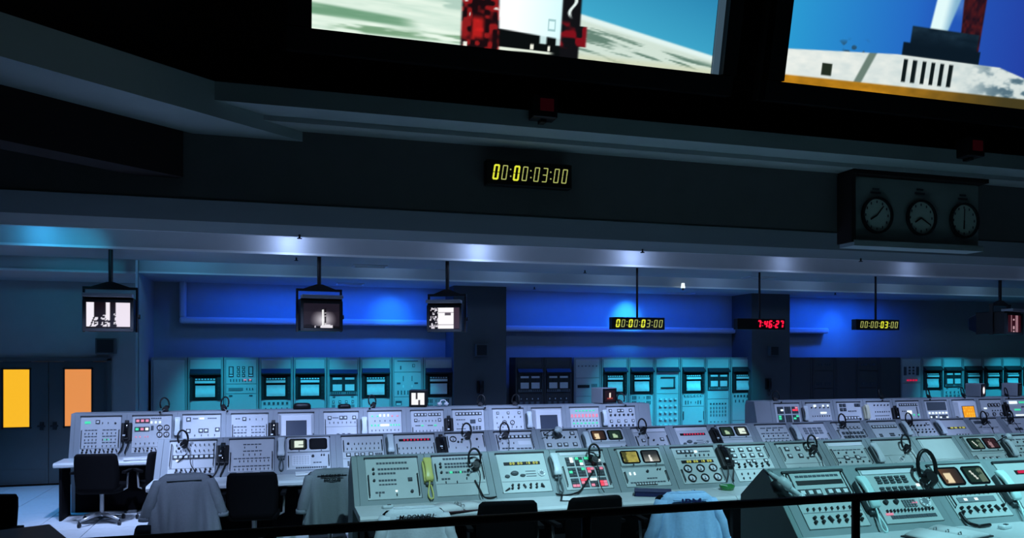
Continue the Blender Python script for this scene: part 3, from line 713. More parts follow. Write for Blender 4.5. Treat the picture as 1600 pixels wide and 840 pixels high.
def rack(X0, kind, label, group, dark=False):
    t = thing('equipment_rack', label, 'rack', (X0, RY, ZF), 0, group)
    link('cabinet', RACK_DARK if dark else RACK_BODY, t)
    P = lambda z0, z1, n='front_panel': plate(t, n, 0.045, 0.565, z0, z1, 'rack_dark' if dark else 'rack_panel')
    b = MB()
    if kind == 'blank':
        P(0.3, 2.05)
    elif kind in ('rec', 'rec_k', 'rec_s'):
        P(1.89, 2.055); recorder(t); P(0.72, 1.32); P(0.2, 0.71)
        if kind == 'rec_k':
            for z in (1.25, 1.14):
                for x0 in (0.10, 0.43): bits(b, x0, x0 + 0.07, z, 3, 0.018, 0.075, 'ink')
                bits(b, 0.25, 0.36, z, 2, 0.008, 0.05, 'ink')
        if kind == 'rec_s': bits(b, 0.1, 0.5, 1.25, 6, 0.04, 0.05, 'ink'); bits(b, 0.12, 0.5, 1.14, 5, 0.02, 0.06, 'ink')
    elif kind == 'dual':
        P(1.87, 2.055); dual(t); P(0.9, 1.38); P(0.2, 0.89)
        bits(b, 0.13, 0.47, 1.35, 2, 0.05, 0.02, 'ink')
        for z, w, h, m in ((1.26, 0.04, 0.05, 'bezel'), (1.18, 0.06, 0.05, 'grey_mid'), (1.08, 0.05, 0.03, 'ink')): bits(b, 0.12, 0.48, z, 4, w, h, m)
        bits(b, 0.12, 0.48, 1.26, 4, 0.022, 0.03, 'cap', -0.01)
    elif kind == 'dual_j':
        P(1.87, 2.055); dual(t); P(1.2, 1.38); P(0.45, 1.19)
        bits(b, 0.12, 0.48, 1.09, 6, 0.035, 0.035, 'ink')
        for k in range(3): bits(b, 0.12, 0.48, 1.0 - 0.08 * k, 6, 0.03, 0.05, 'grey_mid')
        for k in range(2): bits(b, 0.12, 0.48, 0.7 - 0.12 * k, 5, 0.02, 0.02, 'ink')
    elif kind == 'ctl1':
        P(1.62, 2.055); P(1.44, 1.61); P(1.0, 1.43); P(0.2, 0.99)
        for x in (0.13, 0.47): b.box((x, -0.002, 1.84 - ZF), (0.085, 0.02, 0.19), 'bezel'); b.box((x, -0.01, 1.86 - ZF), (0.05, 0.02, 0.12), 'rack_panel'); b.box((x, -0.014, 1.77 - ZF), (0.06, 0.02, 0.025), 'cap')
        for z in (1.91, 1.84, 1.77): bits(b, 0.255, 0.345, z, 2, 0.05, 0.05, 'bezel'); bits(b, 0.255, 0.345, z, 2, 0.028, 0.028, 'rack_panel', -0.008)
        bits(b, 0.12, 0.48, 1.68, 8, 0.016, 0.05, 'ink'); bits(b, 0.37, 0.46, 1.69, 2, 0.04, 0.02, 'e_pink', -0.008)
        b.box((0.21, -0.004, 1.52 - ZF), (0.25, 0.014, 0.05), 'grey_mid'); bits(b, 0.4, 0.5, 1.52, 3, 0.016, 0.04, 'ink'); bits(b, 0.12, 0.47, 1.40, 2, 0.06, 0.025, 'ink')
    elif kind == 'ctl2':
        P(1.82, 2.055); P(1.34, 1.81); P(1.05, 1.33); P(0.2, 1.04)
        b.box((0.305, -0.004, 2.03 - ZF), (0.4, 0.012, 0.014), 'ink'); b.box((0.17, -0.004, 1.9 - ZF), (0.02, 0.012, 0.07), 'ink'); b.box((0.42, -0.004, 1.94 - ZF), (0.05, 0.012, 0.06), 'ink'); b.box((0.42, -0.006, 1.94 - ZF), (0.03, 0.014, 0.04), 'rack_panel')
        bits(b, 0.22, 0.39, 1.69, 2, 0.012, 0.1, 'ink'); bits(b, 0.13, 0.47, 1.60, 2, 0.07, 0.03, 'ink'); bits(b, 0.22, 0.39, 1.54, 2, 0.02, 0.05, 'cap')
        bits(b, 0.12, 0.5, 1.42, 7, 0.02, 0.08, 'ink'); b.box((0.13, -0.004, 1.22 - ZF), (0.12, 0.014, 0.08), 'ink'); b.box((0.13, -0.008, 1.2 - ZF), (0.09, 0.014, 0.035), 'cap')
    elif kind == 'ctl3':
        P(1.68, 2.055); P(1.3, 1.67); P(0.2, 1.29)
        bits(b, 0.1, 0.5, 1.92, 6, 0.025, 0.02, 'ink'); b.box((0.21, -0.004, 1.5 - ZF), (0.26, 0.014, 0.06), 'dark'); bits(b, 0.4, 0.5, 1.52, 4, 0.012, 0.06, 'ink'); b.box((0.46, -0.004, 1.36 - ZF), (0.07, 0.012, 0.02), 'dark')
    elif kind == 'button_wall':
        P(1.89, 2.055)
        b.prism([(0.0, 1.78), (-0.08, 1.79), (-0.08, 1.81), (0.0, 1.89)], 0.045, 0.565, 'dark', Matrix.Translation((0, 0, -ZF)))
        P(1.33, 1.78); P(0.3, 1.32)
        for z in (1.67, 1.45): b.box((0.31, -0.004, z - ZF), (0.34, 0.03, 0.028), 'dark')
        b.box((0.46, -0.004, 1.56 - ZF), (0.03, 0.03, 0.22), 'ink')
        for k in range(6):
            for x in arc(0.13, 0.48, 4):
                c = MB(); c.box((x, -0.02, 1.21 - 0.14 * k - ZF), (0.055, 0.05, 0.035), 'cap'); c.box((x, -0.002, 1.18 - 0.14 * k - ZF), (0.055, 0.012, 0.014), 'grey_mid'); c.build('rack_button', t)
    elif kind == 'jack':
        P(1.89, 2.055); recorder(t); P(1.05, 1.32); P(0.5, 1.04)
        bits(b, 0.11, 0.5, 1.27, 6, 0.05, 0.045, 'ink'); bits(b, 0.11, 0.5, 1.27, 6, 0.03, 0.028, 'rack_panel', -0.008)
        for x0 in (0.12, 0.42): bits(b, x0, x0 + 0.06, 1.13, 2, 0.018, 0.08, 'ink')
        bits(b, 0.25, 0.36, 1.13, 2, 0.012, 0.04, 'ink')
        for x in (0.06, 0.55): b.box((x, -0.02, 0.85 - ZF), (0.012, 0.03, 0.18), 'grey_mid')
        b.box((0.47, -0.004, 0.72 - ZF), (0.07, 0.012, 0.025), 'ink')
    elif kind == 'red_readout':
        P(1.5, 2.055); P(0.2, 1.49)
        for x in (0.12, 0.48): b.box((x, -0.002, 1.78 - ZF), (0.07, 0.02, 0.2), 'ink')
        for z in (1.86, 1.79, 1.72): bits(b, 0.25, 0.36, z, 2, 0.05, 0.045, 'ink')
        bits(b, 0.2, 0.44, 1.56, 4, 0.05, 0.035, 'e_digit_red', -0.006)
    elif kind == 'plain_ctl':
        P(1.8, 2.055); P(1.4, 1.79); P(0.2, 1.39)
        for z in (1.93, 1.5): bits(b, 0.13, 0.25, z, 3, 0.03, 0.05, 'ink'); bits(b, 0.36, 0.48, z, 3, 0.03, 0.05, 'ink')
    b.build('rack_controls', t, 0, 'stuff')
LB = {'blank': 'blank rack cabinet', 'rec': 'rack with chart recorder over a plain panel', 'rec_k': 'rack with chart recorder above rows of slots', 'rec_s': 'rack with chart recorder above small switches', 'dual': 'twin recorder rack above four dials',
      'dual_j': 'rack with twin small recorders above jack grid', 'ctl1': 'rack with selector switches and pink readout', 'ctl2': 'rack with toggle panels and no recorder', 'ctl3': 'rack with dark slot panel and handles', 'button_wall': 'rack with grid of protruding buttons', 'jack': 'rack with chart recorder above square jacks', 'red_readout': 'rack with dim red readout', 'plain_ctl': 'unlit rack with small controls'}
BANKS = (('left rack bank', -2.23, ('blank', 'rec', 'ctl1', 'rec_s', 'rec', 'dual', 'rec', 'ctl2', 'rec_k')),
         ('unlit pair', 4.52, ('dual', 'dual')),
         ('middle rack bank', 5.78, ('ctl3', 'rec', 'rec_k', 'button_wall', 'jack', 'dual_j', 'rec_s')),
         ('right rack bank', 10.93, ('blank', 'plain_ctl', 'blank', 'plain_ctl', 'blank', 'red_readout', 'rec', 'dual', 'rec', 'rec', 'rec', 'dual')))
for bn, x, kinds in BANKS:
    for i, k in enumerate(kinds):
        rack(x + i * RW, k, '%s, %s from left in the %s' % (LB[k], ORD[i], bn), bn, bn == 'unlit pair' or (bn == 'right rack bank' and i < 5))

# ------------------------------------------------------------------ console rows
PW = 0.47
PROF_LOW = [(-.325, .81), (.022, 1.199), (.075, 1.205), (.34, .99), (.34, ZF), (-.12, ZF), (-.12, .76), (-.325, .76)]
PROF_HI = [(-.134, .81), (.012, 1.374), (.25, 1.378), (.28, 1.3), (.28, ZF), (.0, ZF), (.0, .76), (-.134, .76)]
class Row: pass
def row(name, Yt, prof, top, bot, body, panel, desk_front, dz=0.0):
    r = Row(); r.name = name; r.Y = Yt; r.body = body; r.panel = panel; r.dz = dz; r.front = desk_front; r.prof = prof
    (y0, z0), (y1, z1) = top, bot
    L = math.hypot(y1 - y0, z1 - z0); r.L = L
    up = Vector((0, (y0 - y1) / L, (z0 - z1) / L)); N = Vector((0, -up.z, up.y))
    r.M = Matrix(((1, 0, 0, 0.07), (0, up.y, N.y, y0), (0, up.z, N.z, z0 - ZF), (0, 0, 0, 1)))
    b = MB(); b.prism([(y, z - ZF) for y, z in prof], 0.0015, 0.6085, body)
    r.body_me = b.mesh('cabinet_body')
    b = MB(); b.box((PW / 2, -L / 2, 0.003), (PW, L, 0.010), panel, r.M); r.plate_me = b.mesh('faceplate')
    b = MB(); b.box((PW / 2, 0.008, 0.006), (PW + 0.02, 0.016, 0.02), 'dark', r.M); b.box((PW + 0.005, -L / 2, 0.0), (0.006, L, 0.006), 'ink', r.M); r.slot_me = b.mesh('panel_shadow_strip')  # raised dark strip put in as the shadow line above the faceplate
    b = MB()
    b.prism([(prof[5][0] - 0.004, 0.0), (prof[5][0] + 0.01, 0.0), (prof[5][0] + 0.01, 0.655), (prof[5][0] - 0.004, 0.655)], 0.0, 0.609, 'underdesk_black'); b.box((0.3045, (prof[0][0] + prof[5][0]) / 2, 0.656), (0.609, abs(prof[0][0] - prof[5][0]), 0.004), 'underdesk_black'); r.kick_me = b.mesh('lower_plate')  # full-height black sheet and desk underside put in as kneehole shade
    return r
RA = row('rearmost row', 11.3, PROF_HI, (0, 1.327), (-.12, .86), 'console_grey', 'panel', -0.65)
RB = row('second row from the back', 9.3, PROF_LOW, (0, 1.174), (-.285, .857), 'console_grey', 'panel', -0.82)
RC = row('third row from the back', 7.2, PROF_LOW, (0, 1.174), (-.285, .857), 'console_green', 'panel_green', -0.82)
RD = row('nearest row', 4.62, PROF_LOW, (0, 1.174), (-.285, .857), 'console_green', 'panel_green', -0.82, 0.13)

def twin_fn(kind):
    def f(s, t):
        n = fbm(s * 6, t * 5)
        if kind == 'black': return (4, 5, 7)
        if kind == 'white': return (225, 240, 225) if 0.25 < s < 0.85 and 0.12 < t < 0.85 and not (0.4 < t < 0.5 and s > 0.5) else (40, 48, 44)
        if kind == 'brown': return (235, 215, 175) if 0.15 < s < 0.55 and 0.05 < t < 0.75 and n > 0.3 else mixc((92, 62, 40), (40, 28, 22), s)
        if kind == 'green': return (170, 200, 165) if 0.3 < s < 0.7 and 0.1 < t < 0.6 and n > 0.45 else (26, 46, 36)
        if kind == 'yellow': return mixc((196, 186, 90), (110, 104, 48), 1 - n) if s > 0.3 else ((70, 70, 30) if n < 0.55 else (150, 145, 70))
        if kind == 'rocket': return (245, 245, 240) if abs(s - 0.42 - (0.5 - t) * 0.1) < 0.05 + 0.1 * (0.5 - t) and t < 0.65 else mixc((150, 150, 140), (38, 42, 44), t * 1.3)
        if kind == 'red': return (150, 120, 125) if 0.2 < s < 0.55 and n > 0.5 else (46, 22, 26)
        if kind == 'streak': return (235, 245, 235) if abs(s - 0.35 - (0.6 - t) * 0.35) < 0.045 and 0.2 < t < 0.8 else ((90, 110, 92) if s > 0.62 and n > 0.45 else (18, 40, 28))
        return (30, 30, 30)
    return f
def console(r, i, X0, spec, label, big=False):
    t = thing('control_console', label, 'console', (X0, r.Y, ZF + r.dz), 0, 'consoles in the ' + r.name)
    link('cabinet_body', r.body_me, t); link('panel_shadow_strip', r.slot_me, t); link('lower_plate', r.kick_me, t)
    fp = link('faceplate', r.plate_me, t)
    L = r.L; M = r.M
    sw, bt, lp, st, kn = MB(), MB(), MB(), MB(), MB()
    U = lambda u: u * PW
    V = lambda v: -v * L
    def btn(u, v, s, mk='cap'):
        tgt = MB() if big else bt
        tgt.box((U(u), V(v), 0.009), (s * 1.14, s * 1.08, 0.012), 'bezel', M); tgt.taper((U(u), V(v), 0.017), (s * 0.70, s * 0.62, 0.008), 0.9, mk, M)
        if big: tgt.build('push_button', fp, 0.003)
    for q in spec:
        k = q[0]
        if k == 'T':
            for u in arc(q[2], q[3], q[4]):
                sw.cyl((U(u), V(q[1]), 0.008), 0.0065, 0.004, 'grey_mid', M, 6, None, False)
                sw.box((U(u), V(q[1]) - 0.006, 0.016), (0.007, 0.020, 0.016), 'dark', M)
        elif k == 'S':
            n = q[4] if len(q) > 4 else 8; wd = U(q[3] - q[2]) / n
            for u in arc(q[2] + (q[3] - q[2]) / n / 2, q[3] - (q[3] - q[2]) / n / 2, n):
                st.box((U(u), V(q[1]), 0.009), (wd * 0.82, q[5] if len(q) > 5 else 0.013, 0.004), 'ink', M)
        elif k == 'B':
            s = q[5] if len(q) > 5 else 0.036
            for u in arc(q[2], q[3], q[4]): btn(u, q[1], s, q[6] if len(q) > 6 else 'cap')
        elif k == 'L':
            n = q[4]; wd = min(0.05, U(q[3] - q[2]) / max(1, n) * 0.62) if n > 1 else U(q[3] - q[2])
            for u in (arc(q[2], q[3], n) if n > 1 else [(q[2] + q[3]) / 2]):
                lp.box((U(u), V(q[1]), 0.011), (wd, q[6] if len(q) > 6 else 0.018, 0.008), q[5], M)
        elif k == 'K':
            rr = q[5] if len(q) > 5 else 0.013
            for u in arc(q[2], q[3], q[4]):
                kn.cyl((U(u), V(q[1]), 0.008), rr, 0.018, 'dark', M, 9, rr * 0.8); kn.box((U(u), V(q[1]) + rr * 0.4, 0.028), (0.004, rr, 0.004), 'ink', M)
        elif k == 'J':       # paired jacks with flat levers
            for n_, u in enumerate(arc(q[2], q[3], q[4])):
                if n_ % 3 == 2: kn.box((U(u), V(q[1]), 0.018), (0.012, 0.042, 0.022), 'dark', M @ Matrix.Translation((U(u), V(q[1]), 0)) @ Matrix.Rotation(R(24), 4, 'Z') @ Matrix.Translation((-U(u), -V(q[1]), 0)))
                else:
                    for dv in (-0.016, 0.016): kn.cyl((U(u) + dv * 0.2, V(q[1]) + dv, 0.008), 0.013, 0.02, 'black', M, 8, 0.010)
        elif k == 'G':
            rr = q[5] if len(q) > 5 else 0.034
            for u in arc(q[2], q[3], q[4]):
                g = MB(); g.ring((U(u), V(q[1]), 0.008), rr * 0.76, rr, 0.016, 'black', M, 20); g.cyl((U(u), V(q[1]), 0.008), rr * 0.76, 0.005, 'panel_white', M, 16)
                g.box((U(u) + 0.003, V(q[1]) + rr * 0.1, 0.015), (rr * 0.1, rr * 0.7, 0.002), 'dark', M); g.box((U(u), V(q[1]) - rr * 0.3, 0.015), (rr * 0.4, rr * 0.24, 0.003), 'dark', M); g.build('gauge', fp)
        elif k == 'R':
            rr = q[3] if len(q) > 3 else 0.034
            g = MB(); g.ring((U(q[2]), V(q[1]), 0.008), rr * 0.62, rr, 0.014, 'cap', M, 20); g.cyl((U(q[2]), V(q[1]), 0.008), rr * 0.62, 0.010, 'grey_mid', M, 16)
            for a in range(8): g.cyl((U(q[2]) + rr * 0.8 * math.cos(a * 0.7), V(q[1]) + rr * 0.8 * math.sin(a * 0.7), 0.022), rr * 0.11, 0.002, 'ink', M, 6)
            g.build('rotary_dial', fp)
        elif k == 'D':
            b = MB(); w_ = U(q[3] - q[2]); hh = 0.034
            b.box((U((q[2] + q[3]) / 2), V(q[1]), 0.008), (w_, hh, 0.008), 'black', M); o_ = b.build('digital_display', fp)
            if q[4]:
                b = MB(); n = 8
                for j, u in enumerate(arc(q[2] + (q[3] - q[2]) * 0.17, q[3] - (q[3] - q[2]) * 0.08, n)):
                    if q[4] == 'e_digit': seven(b, '00001300'[j], U(u) + (0.006 if j % 2 == 0 else -0.004), V(q[1]), 0.013, 0.019, 0.005, q[4], M @ Matrix.Translation((0, 0, 0.012)), 0.0)
                    else: seven(b, '88888888'[j], U(u), V(q[1]), 0.015, 0.017, 0.004, q[4], M @ Matrix.Translation((0, 0, 0.012)), 0.1)
                b.build('digits', o_)
        elif k == 'H':
            v0, v1 = (q[1], q[2]) if len(q) > 2 else (0.42, 0.95)
            for u in (0.035, 0.965):
                b = MB(); b.tube([(U(u), V(v0), 0.006), (U(u), V(v0) - 0.006, 0.03), (U(u), V(v1) + 0.006, 0.03), (U(u), V(v1), 0.006)], 0.0055, 'bezel', M, 6); b.build('handle', fp)
        elif k == 'W':
            st.box((U((q[2] + q[3]) / 2) if len(q) > 2 else PW / 2, V(q[1]), 0.008), (U(q[3] - q[2]) if len(q) > 2 else PW * 0.97, 0.005, 0.003), 'grey_mid', M)
        elif k == 'P':       # plate: v0, v1, u0, u1, material
            b = MB(); b.box((U((q[3] + q[4]) / 2), V((q[1] + q[2]) / 2), 0.010), (U(q[4] - q[3]), (q[2] - q[1]) * L, 0.008), q[5], M); b.build('sub_panel', fp, 0.002)
        elif k == 'C2':
            v0, v1 = 0.06, 0.42
            b = MB(); b.box((PW / 2, V(0.235), 0.018), (PW * 0.98, L * 0.46, 0.024), r.panel, M); h_ = b.build('twin_monitor_housing', fp, 0.006)
            for n_, kd in enumerate(q[1:3]):
                u0 = 0.05 + 0.47 * n_; w_ = 0.42
                b = MB(); pts = [(U(u0 + w_ / 2) + a, V((v0 + v1) / 2) + c_) for a, c_ in rrect(U(w_) / 2, (v1 - v0) * L / 2, 5, 0.35)]
                b.loft([[(a, c_, 0.029) for a, c_ in pts], [(a, c_, 0.034) for a, c_ in pts]], 'black_gloss', M, True, False); bz = b.build('screen_bezel', h_)
                picture_obj('screen_picture', U(w_) * 0.80, (v1 - v0) * L * 0.80, 18, 12, twin_fn(kd), h_, M @ Matrix.Translation((U(u0 + w_ * 0.1), V(v1 - (v1 - v0) * 0.1), 0.0352)))
            kn.box((U(0.28), V(0.455), 0.034), (0.01, 0.012, 0.01), 'dark', M); kn.box((U(0.8), V(0.455), 0.034), (0.01, 0.012, 0.01), 'dark', M)
        elif k == 'CRT':
            b = MB(); b.taper((PW / 2, -L * 0.5, 0.04), (PW * 1.0, L * 0.98, 0.08), 0.84, 'panel_white', M); h_ = b.build('display_housing', fp, 0.006)
            b = MB(); b.box((PW / 2, -L * 0.55, 0.083), (PW * 0.58, L * 0.62, 0.008), 'bezel', M); b.build('screen_bezel', h_)
            if q[1] == 'amber':
                picture_obj('screen_picture', PW * 0.54, L * 0.58, 20, 16, lambda s, t_: (255, 196, 60) if (s * 5) % 1 > 0.25 and (t_ * 5) % 1 > 0.45 and hsh(math.floor(s * 5), math.floor(t_ * 5)) > 0.4 else (245, 160, 28), h_, M @ Matrix.Translation((PW * 0.23, -L * 0.84, 0.0875)))
            else:
                b = MB(); b.box((PW / 2, -L * 0.55, 0.0875), (PW * 0.54, L * 0.58, 0.003), 'glass_grey', M); b.build('screen_glass', h_)
            for u in (0.02, 0.98):
                b = MB(); b.tube([(U(u), -L * 0.6, 0.01), (U(u), -L * 0.62, 0.05), (U(u), -L * 0.84, 0.05), (U(u), -L * 0.86, 0.01)], 0.007, 'bezel', M, 6); b.build('handle', fp)
        elif k == 'M':       # blocks of lit push keys: nu, nv, u0,u1,v0,v1, colours
            _, nu, nv, u0, u1, v0, v1, cols = q
            for a in range(nu):
                for c_ in range(nv):
                    uu = u0 + (u1 - u0) * (a + .5) / nu; vv = v0 + (v1 - v0) * (c_ + .5) / nv
                    wu = U(u1 - u0) / nu * 0.84; wv = (v1 - v0) * L / nv * 0.84
                    b = MB(); b.box((U(uu), V(vv), 0.009), (wu, wv, 0.008), 'block', M); o_ = b.build('key_block', fp)
                    b = MB()
                    for e in range(6):
                        ex, ey = e % 2, e // 2; col = cols.get((a, c_, e), 'block')
                        b.box((U(uu) + wu * (ex - 0.5) * 0.46, V(vv) + wv * (1 - ey) * 0.31, 0.016), (wu * 0.4, wv * 0.25, 0.008), col, M)
                    b.build('keys', o_, 0, 'stuff')
        elif k == 'N':       # keypad of dark keys: nu, nv, u0,u1,v0,v1
            _, nu, nv, u0, u1, v0, v1 = q[:7]
            for a in range(nu):
                for c_ in range(nv):
                    bt.box((U(u0 + (u1 - u0) * (a + .5) / nu), V(v0 + (v1 - v0) * (c_ + .5) / nv), 0.012), (U(u1 - u0) / nu * 0.7, (v1 - v0) * L / nv * 0.66, 0.010), q[7] if len(q) > 7 else 'block', M)
        elif k == 'X':       # cradle: three dark lumps with slots beside
            v = q[1]; b = MB()
            b.ball((U(0.30), V(v), 0.018), 0.034, 'phone_side', M, 10, 6, (1.2, 0.7, 0.6)); b.ball((U(0.14), V(v + 0.07), 0.016), 0.022, 'phone_side', M, 9, 5, (1.2, 0.8, 0.6)); b.ball((U(0.46), V(v + 0.06), 0.016), 0.022, 'phone_side', M, 9, 5, (1.3, 0.7, 0.6)); b.build('cradle', fp)
            for dv in (-0.05, 0.02, 0.08): st.box((U(0.64), V(v + dv), 0.009), (0.10, 0.006, 0.004), 'ink', M)
    sw.build('toggle_switches', fp, 0, 'stuff'); bt.build('push_buttons', fp, 0, 'stuff'); lp.build('indicator_lamps', fp, 0, 'stuff')
    st.build('label_strips', fp, 0, 'stuff'); kn.build('knobs', fp, 0, 'stuff')
    return t
def blockrows(u0, u1):
    r_ = []
    for v in (0.36, 0.53, 0.70): r_ += [('S', v, u0, u1, 4), ('T', v + 0.08, u0 + 0.02, u1 - 0.02, 4)]
    return r_
A_SPECS = [
 ('rows of toggles and a green lamp', [('L', .15, .10, .24, 1, 'e_green', .03), ('B', .14, .42, .42, 1, .045), ('T', .16, .54, .68, 2), ('K', .18, .86, .86, 1, .012)] + blockrows(.1, .42) + blockrows(.54, .9) + [('L', .62, .62, .7, 2, 'e_green'), ('W', .85), ('J', .92, .08, .92, 9), ('H', .36, .84)]),
 ('red and green lamps and four gauges', [('B', .13, .13, .37, 3, .055, 'e_pink'), ('B', .36, .12, .12, 1, .055, 'e_green'), ('B', .36, .25, .25, 1, .055, 'e_pink'), ('B', .36, .37, .37, 1, .055, 'e_white'), ('L', .57, .1, .2, 2, 'e_pink'), ('L', .57, .33, .4, 2, 'e_pink'), ('S', .07, .46, .74, 5), ('L', .18, .48, .70, 3, 'e_white', .03), ('G', .33, .70, .88, 2, .036), ('G', .52, .70, .88, 2, .036), ('P', .27, .4, .47, .54, 'ink'), ('T', .74, .1, .9, 8), ('W', .85), ('J', .92, .1, .92, 9)]),
 ('large square push buttons', [('B', .12, .15, .15, 1, .05), ('L', .10, .44, .56, 1, 'e_white', .022), ('S', .10, .26, .4, 4), ('S', .1, .65, .9, 5), ('B', .44, .15, .15, 1, .05), ('B', .44, .48, .62, 2, .05), ('B', .42, .92, .92, 1, .05), ('T', .56, .15, .85, 5), ('S', .74, .1, .9, 9), ('L', .80, .1, .9, 6, 'e_pink', .008)]),
 ('twelve rows of small toggles', [('S', .13, .1, .24, 2), ('B', .14, .35, .35, 1, .045), ('T', .14, .5, .85, 3)] + blockrows(.06, .42) + blockrows(.54, .92) + [('H', .3, .9)]),
 ('grey display screen', [('CRT', 'grey')]),
 ('four white buttons above dark slots', [('B', .16, .16, .16, 1, .045), ('B', .16, .5, .62, 2, .045), ('B', .16, .88, .88, 1, .045), ('S', .16, .24, .42, 4), ('T', .29, .16, .9, 7), ('W', .42), ('P', .62, .84, .36, .44, 'ink'), ('P', .62, .84, .52, .60, 'ink'), ('P', .62, .84, .68, .76, 'ink'), ('H', .2, .9)]),
 ('bright green and white lamp rows', [('L', .12, .36, .6, 3, 'e_white', .035), ('L', .14, .12, .28, 2, 'e_green'), ('L', .14, .72, .88, 2, 'e_pink'), ('T', .27, .2, .8, 5), ('L', .41, .36, .62, 1, 'e_white', .03), ('L', .41, .1, .3, 3, 'e_green', .026), ('L', .41, .68, .92, 4, 'e_green', .026), ('T', .55, .1, .9, 8), ('S', .69, .1, .9, 9), ('T', .86, .2, .6, 5)]),
 ('two groups of white buttons', [('B', .12, .14, .44, 4, .04), ('B', .12, .58, .88, 4, .04), ('B', .29, .14, .14, 1, .04), ('B', .29, .88, .88, 1, .04), ('T', .3, .24, .76, 6), ('L', .45, .3, .38, 1, 'e_green'), ('L', .45, .7, .78, 1, 'e_green'), ('S', .45, .12, .28, 3), ('S', .45, .5, .66, 3), ('T', .6, .14, .9, 8), ('S', .72, .12, .46, 5), ('S', .72, .56, .9, 5), ('T', .86, .14, .9, 8), ('H', .5, .95)]),
 ('one long row of white buttons', [('B', .12, .14, .88, 8, .042), ('S', .30, .1, .4, 4), ('B', .32, .86, .86, 1, .04), ('P', .3, .42, .55, .72, 'ink'), ('T', .42, .15, .45, 3), ('S', .58, .1, .4, 5), ('N', 4, 2, .5, .9, .5, .62), ('T', .75, .15, .85, 5), ('S', .88, .1, .9, 8)]),
 ('two round gauges and lit buttons', [('B', .12, .16, .16, 1, .034), ('B', .12, .5, .5, 1, .034), ('B', .12, .86, .86, 1, .034), ('T', .24, .12, .9, 5), ('G', .42, .36, .62, 2, .034), ('T', .42, .12, .12, 1), ('T', .55, .15, .9, 6), ('L', .75, .14, .9, 8, 'e_white', .03), ('L', .88, .14, .9, 8, 'e_white', .03)]),
 ('dark display screen in pale bezel', [('CRT', 'grey')]),
 ('red and green lamp rows', [('L', .10, .22, .82, 6, 'e_green', .02), ('L', .26, .06, .92, 8, 'e_pink', .05), ('T', .4, .1, .9, 8), ('L', .5, .1, .9, 7, 'e_green', .02), ('T', .58, .1, .9, 8), ('L', .68, .1, .9, 7, 'e_green', .02), ('T', .8, .1, .9, 8)]),
 ('black levers and white buttons', [('B', .12, .12, .12, 1, .045), ('B', .12, .42, .54, 2, .045), ('B', .12, .84, .84, 1, .045), ('K', .26, .12, .9, 6, .018), ('B', .46, .12, .9, 4, .04), ('K', .6, .14, .88, 6, .018), ('J', .74, .15, .9, 6)]),
]
PH = {}     # telephones: row, module index -> kind
XA0 = -2.476 - 0.07
for i, (d_, sp) in enumerate(A_SPECS):
    console(RA, i, XA0 + 0.609 * i, sp, '%s console from left in rearmost left row, with %s' % (ORD[i], d_))
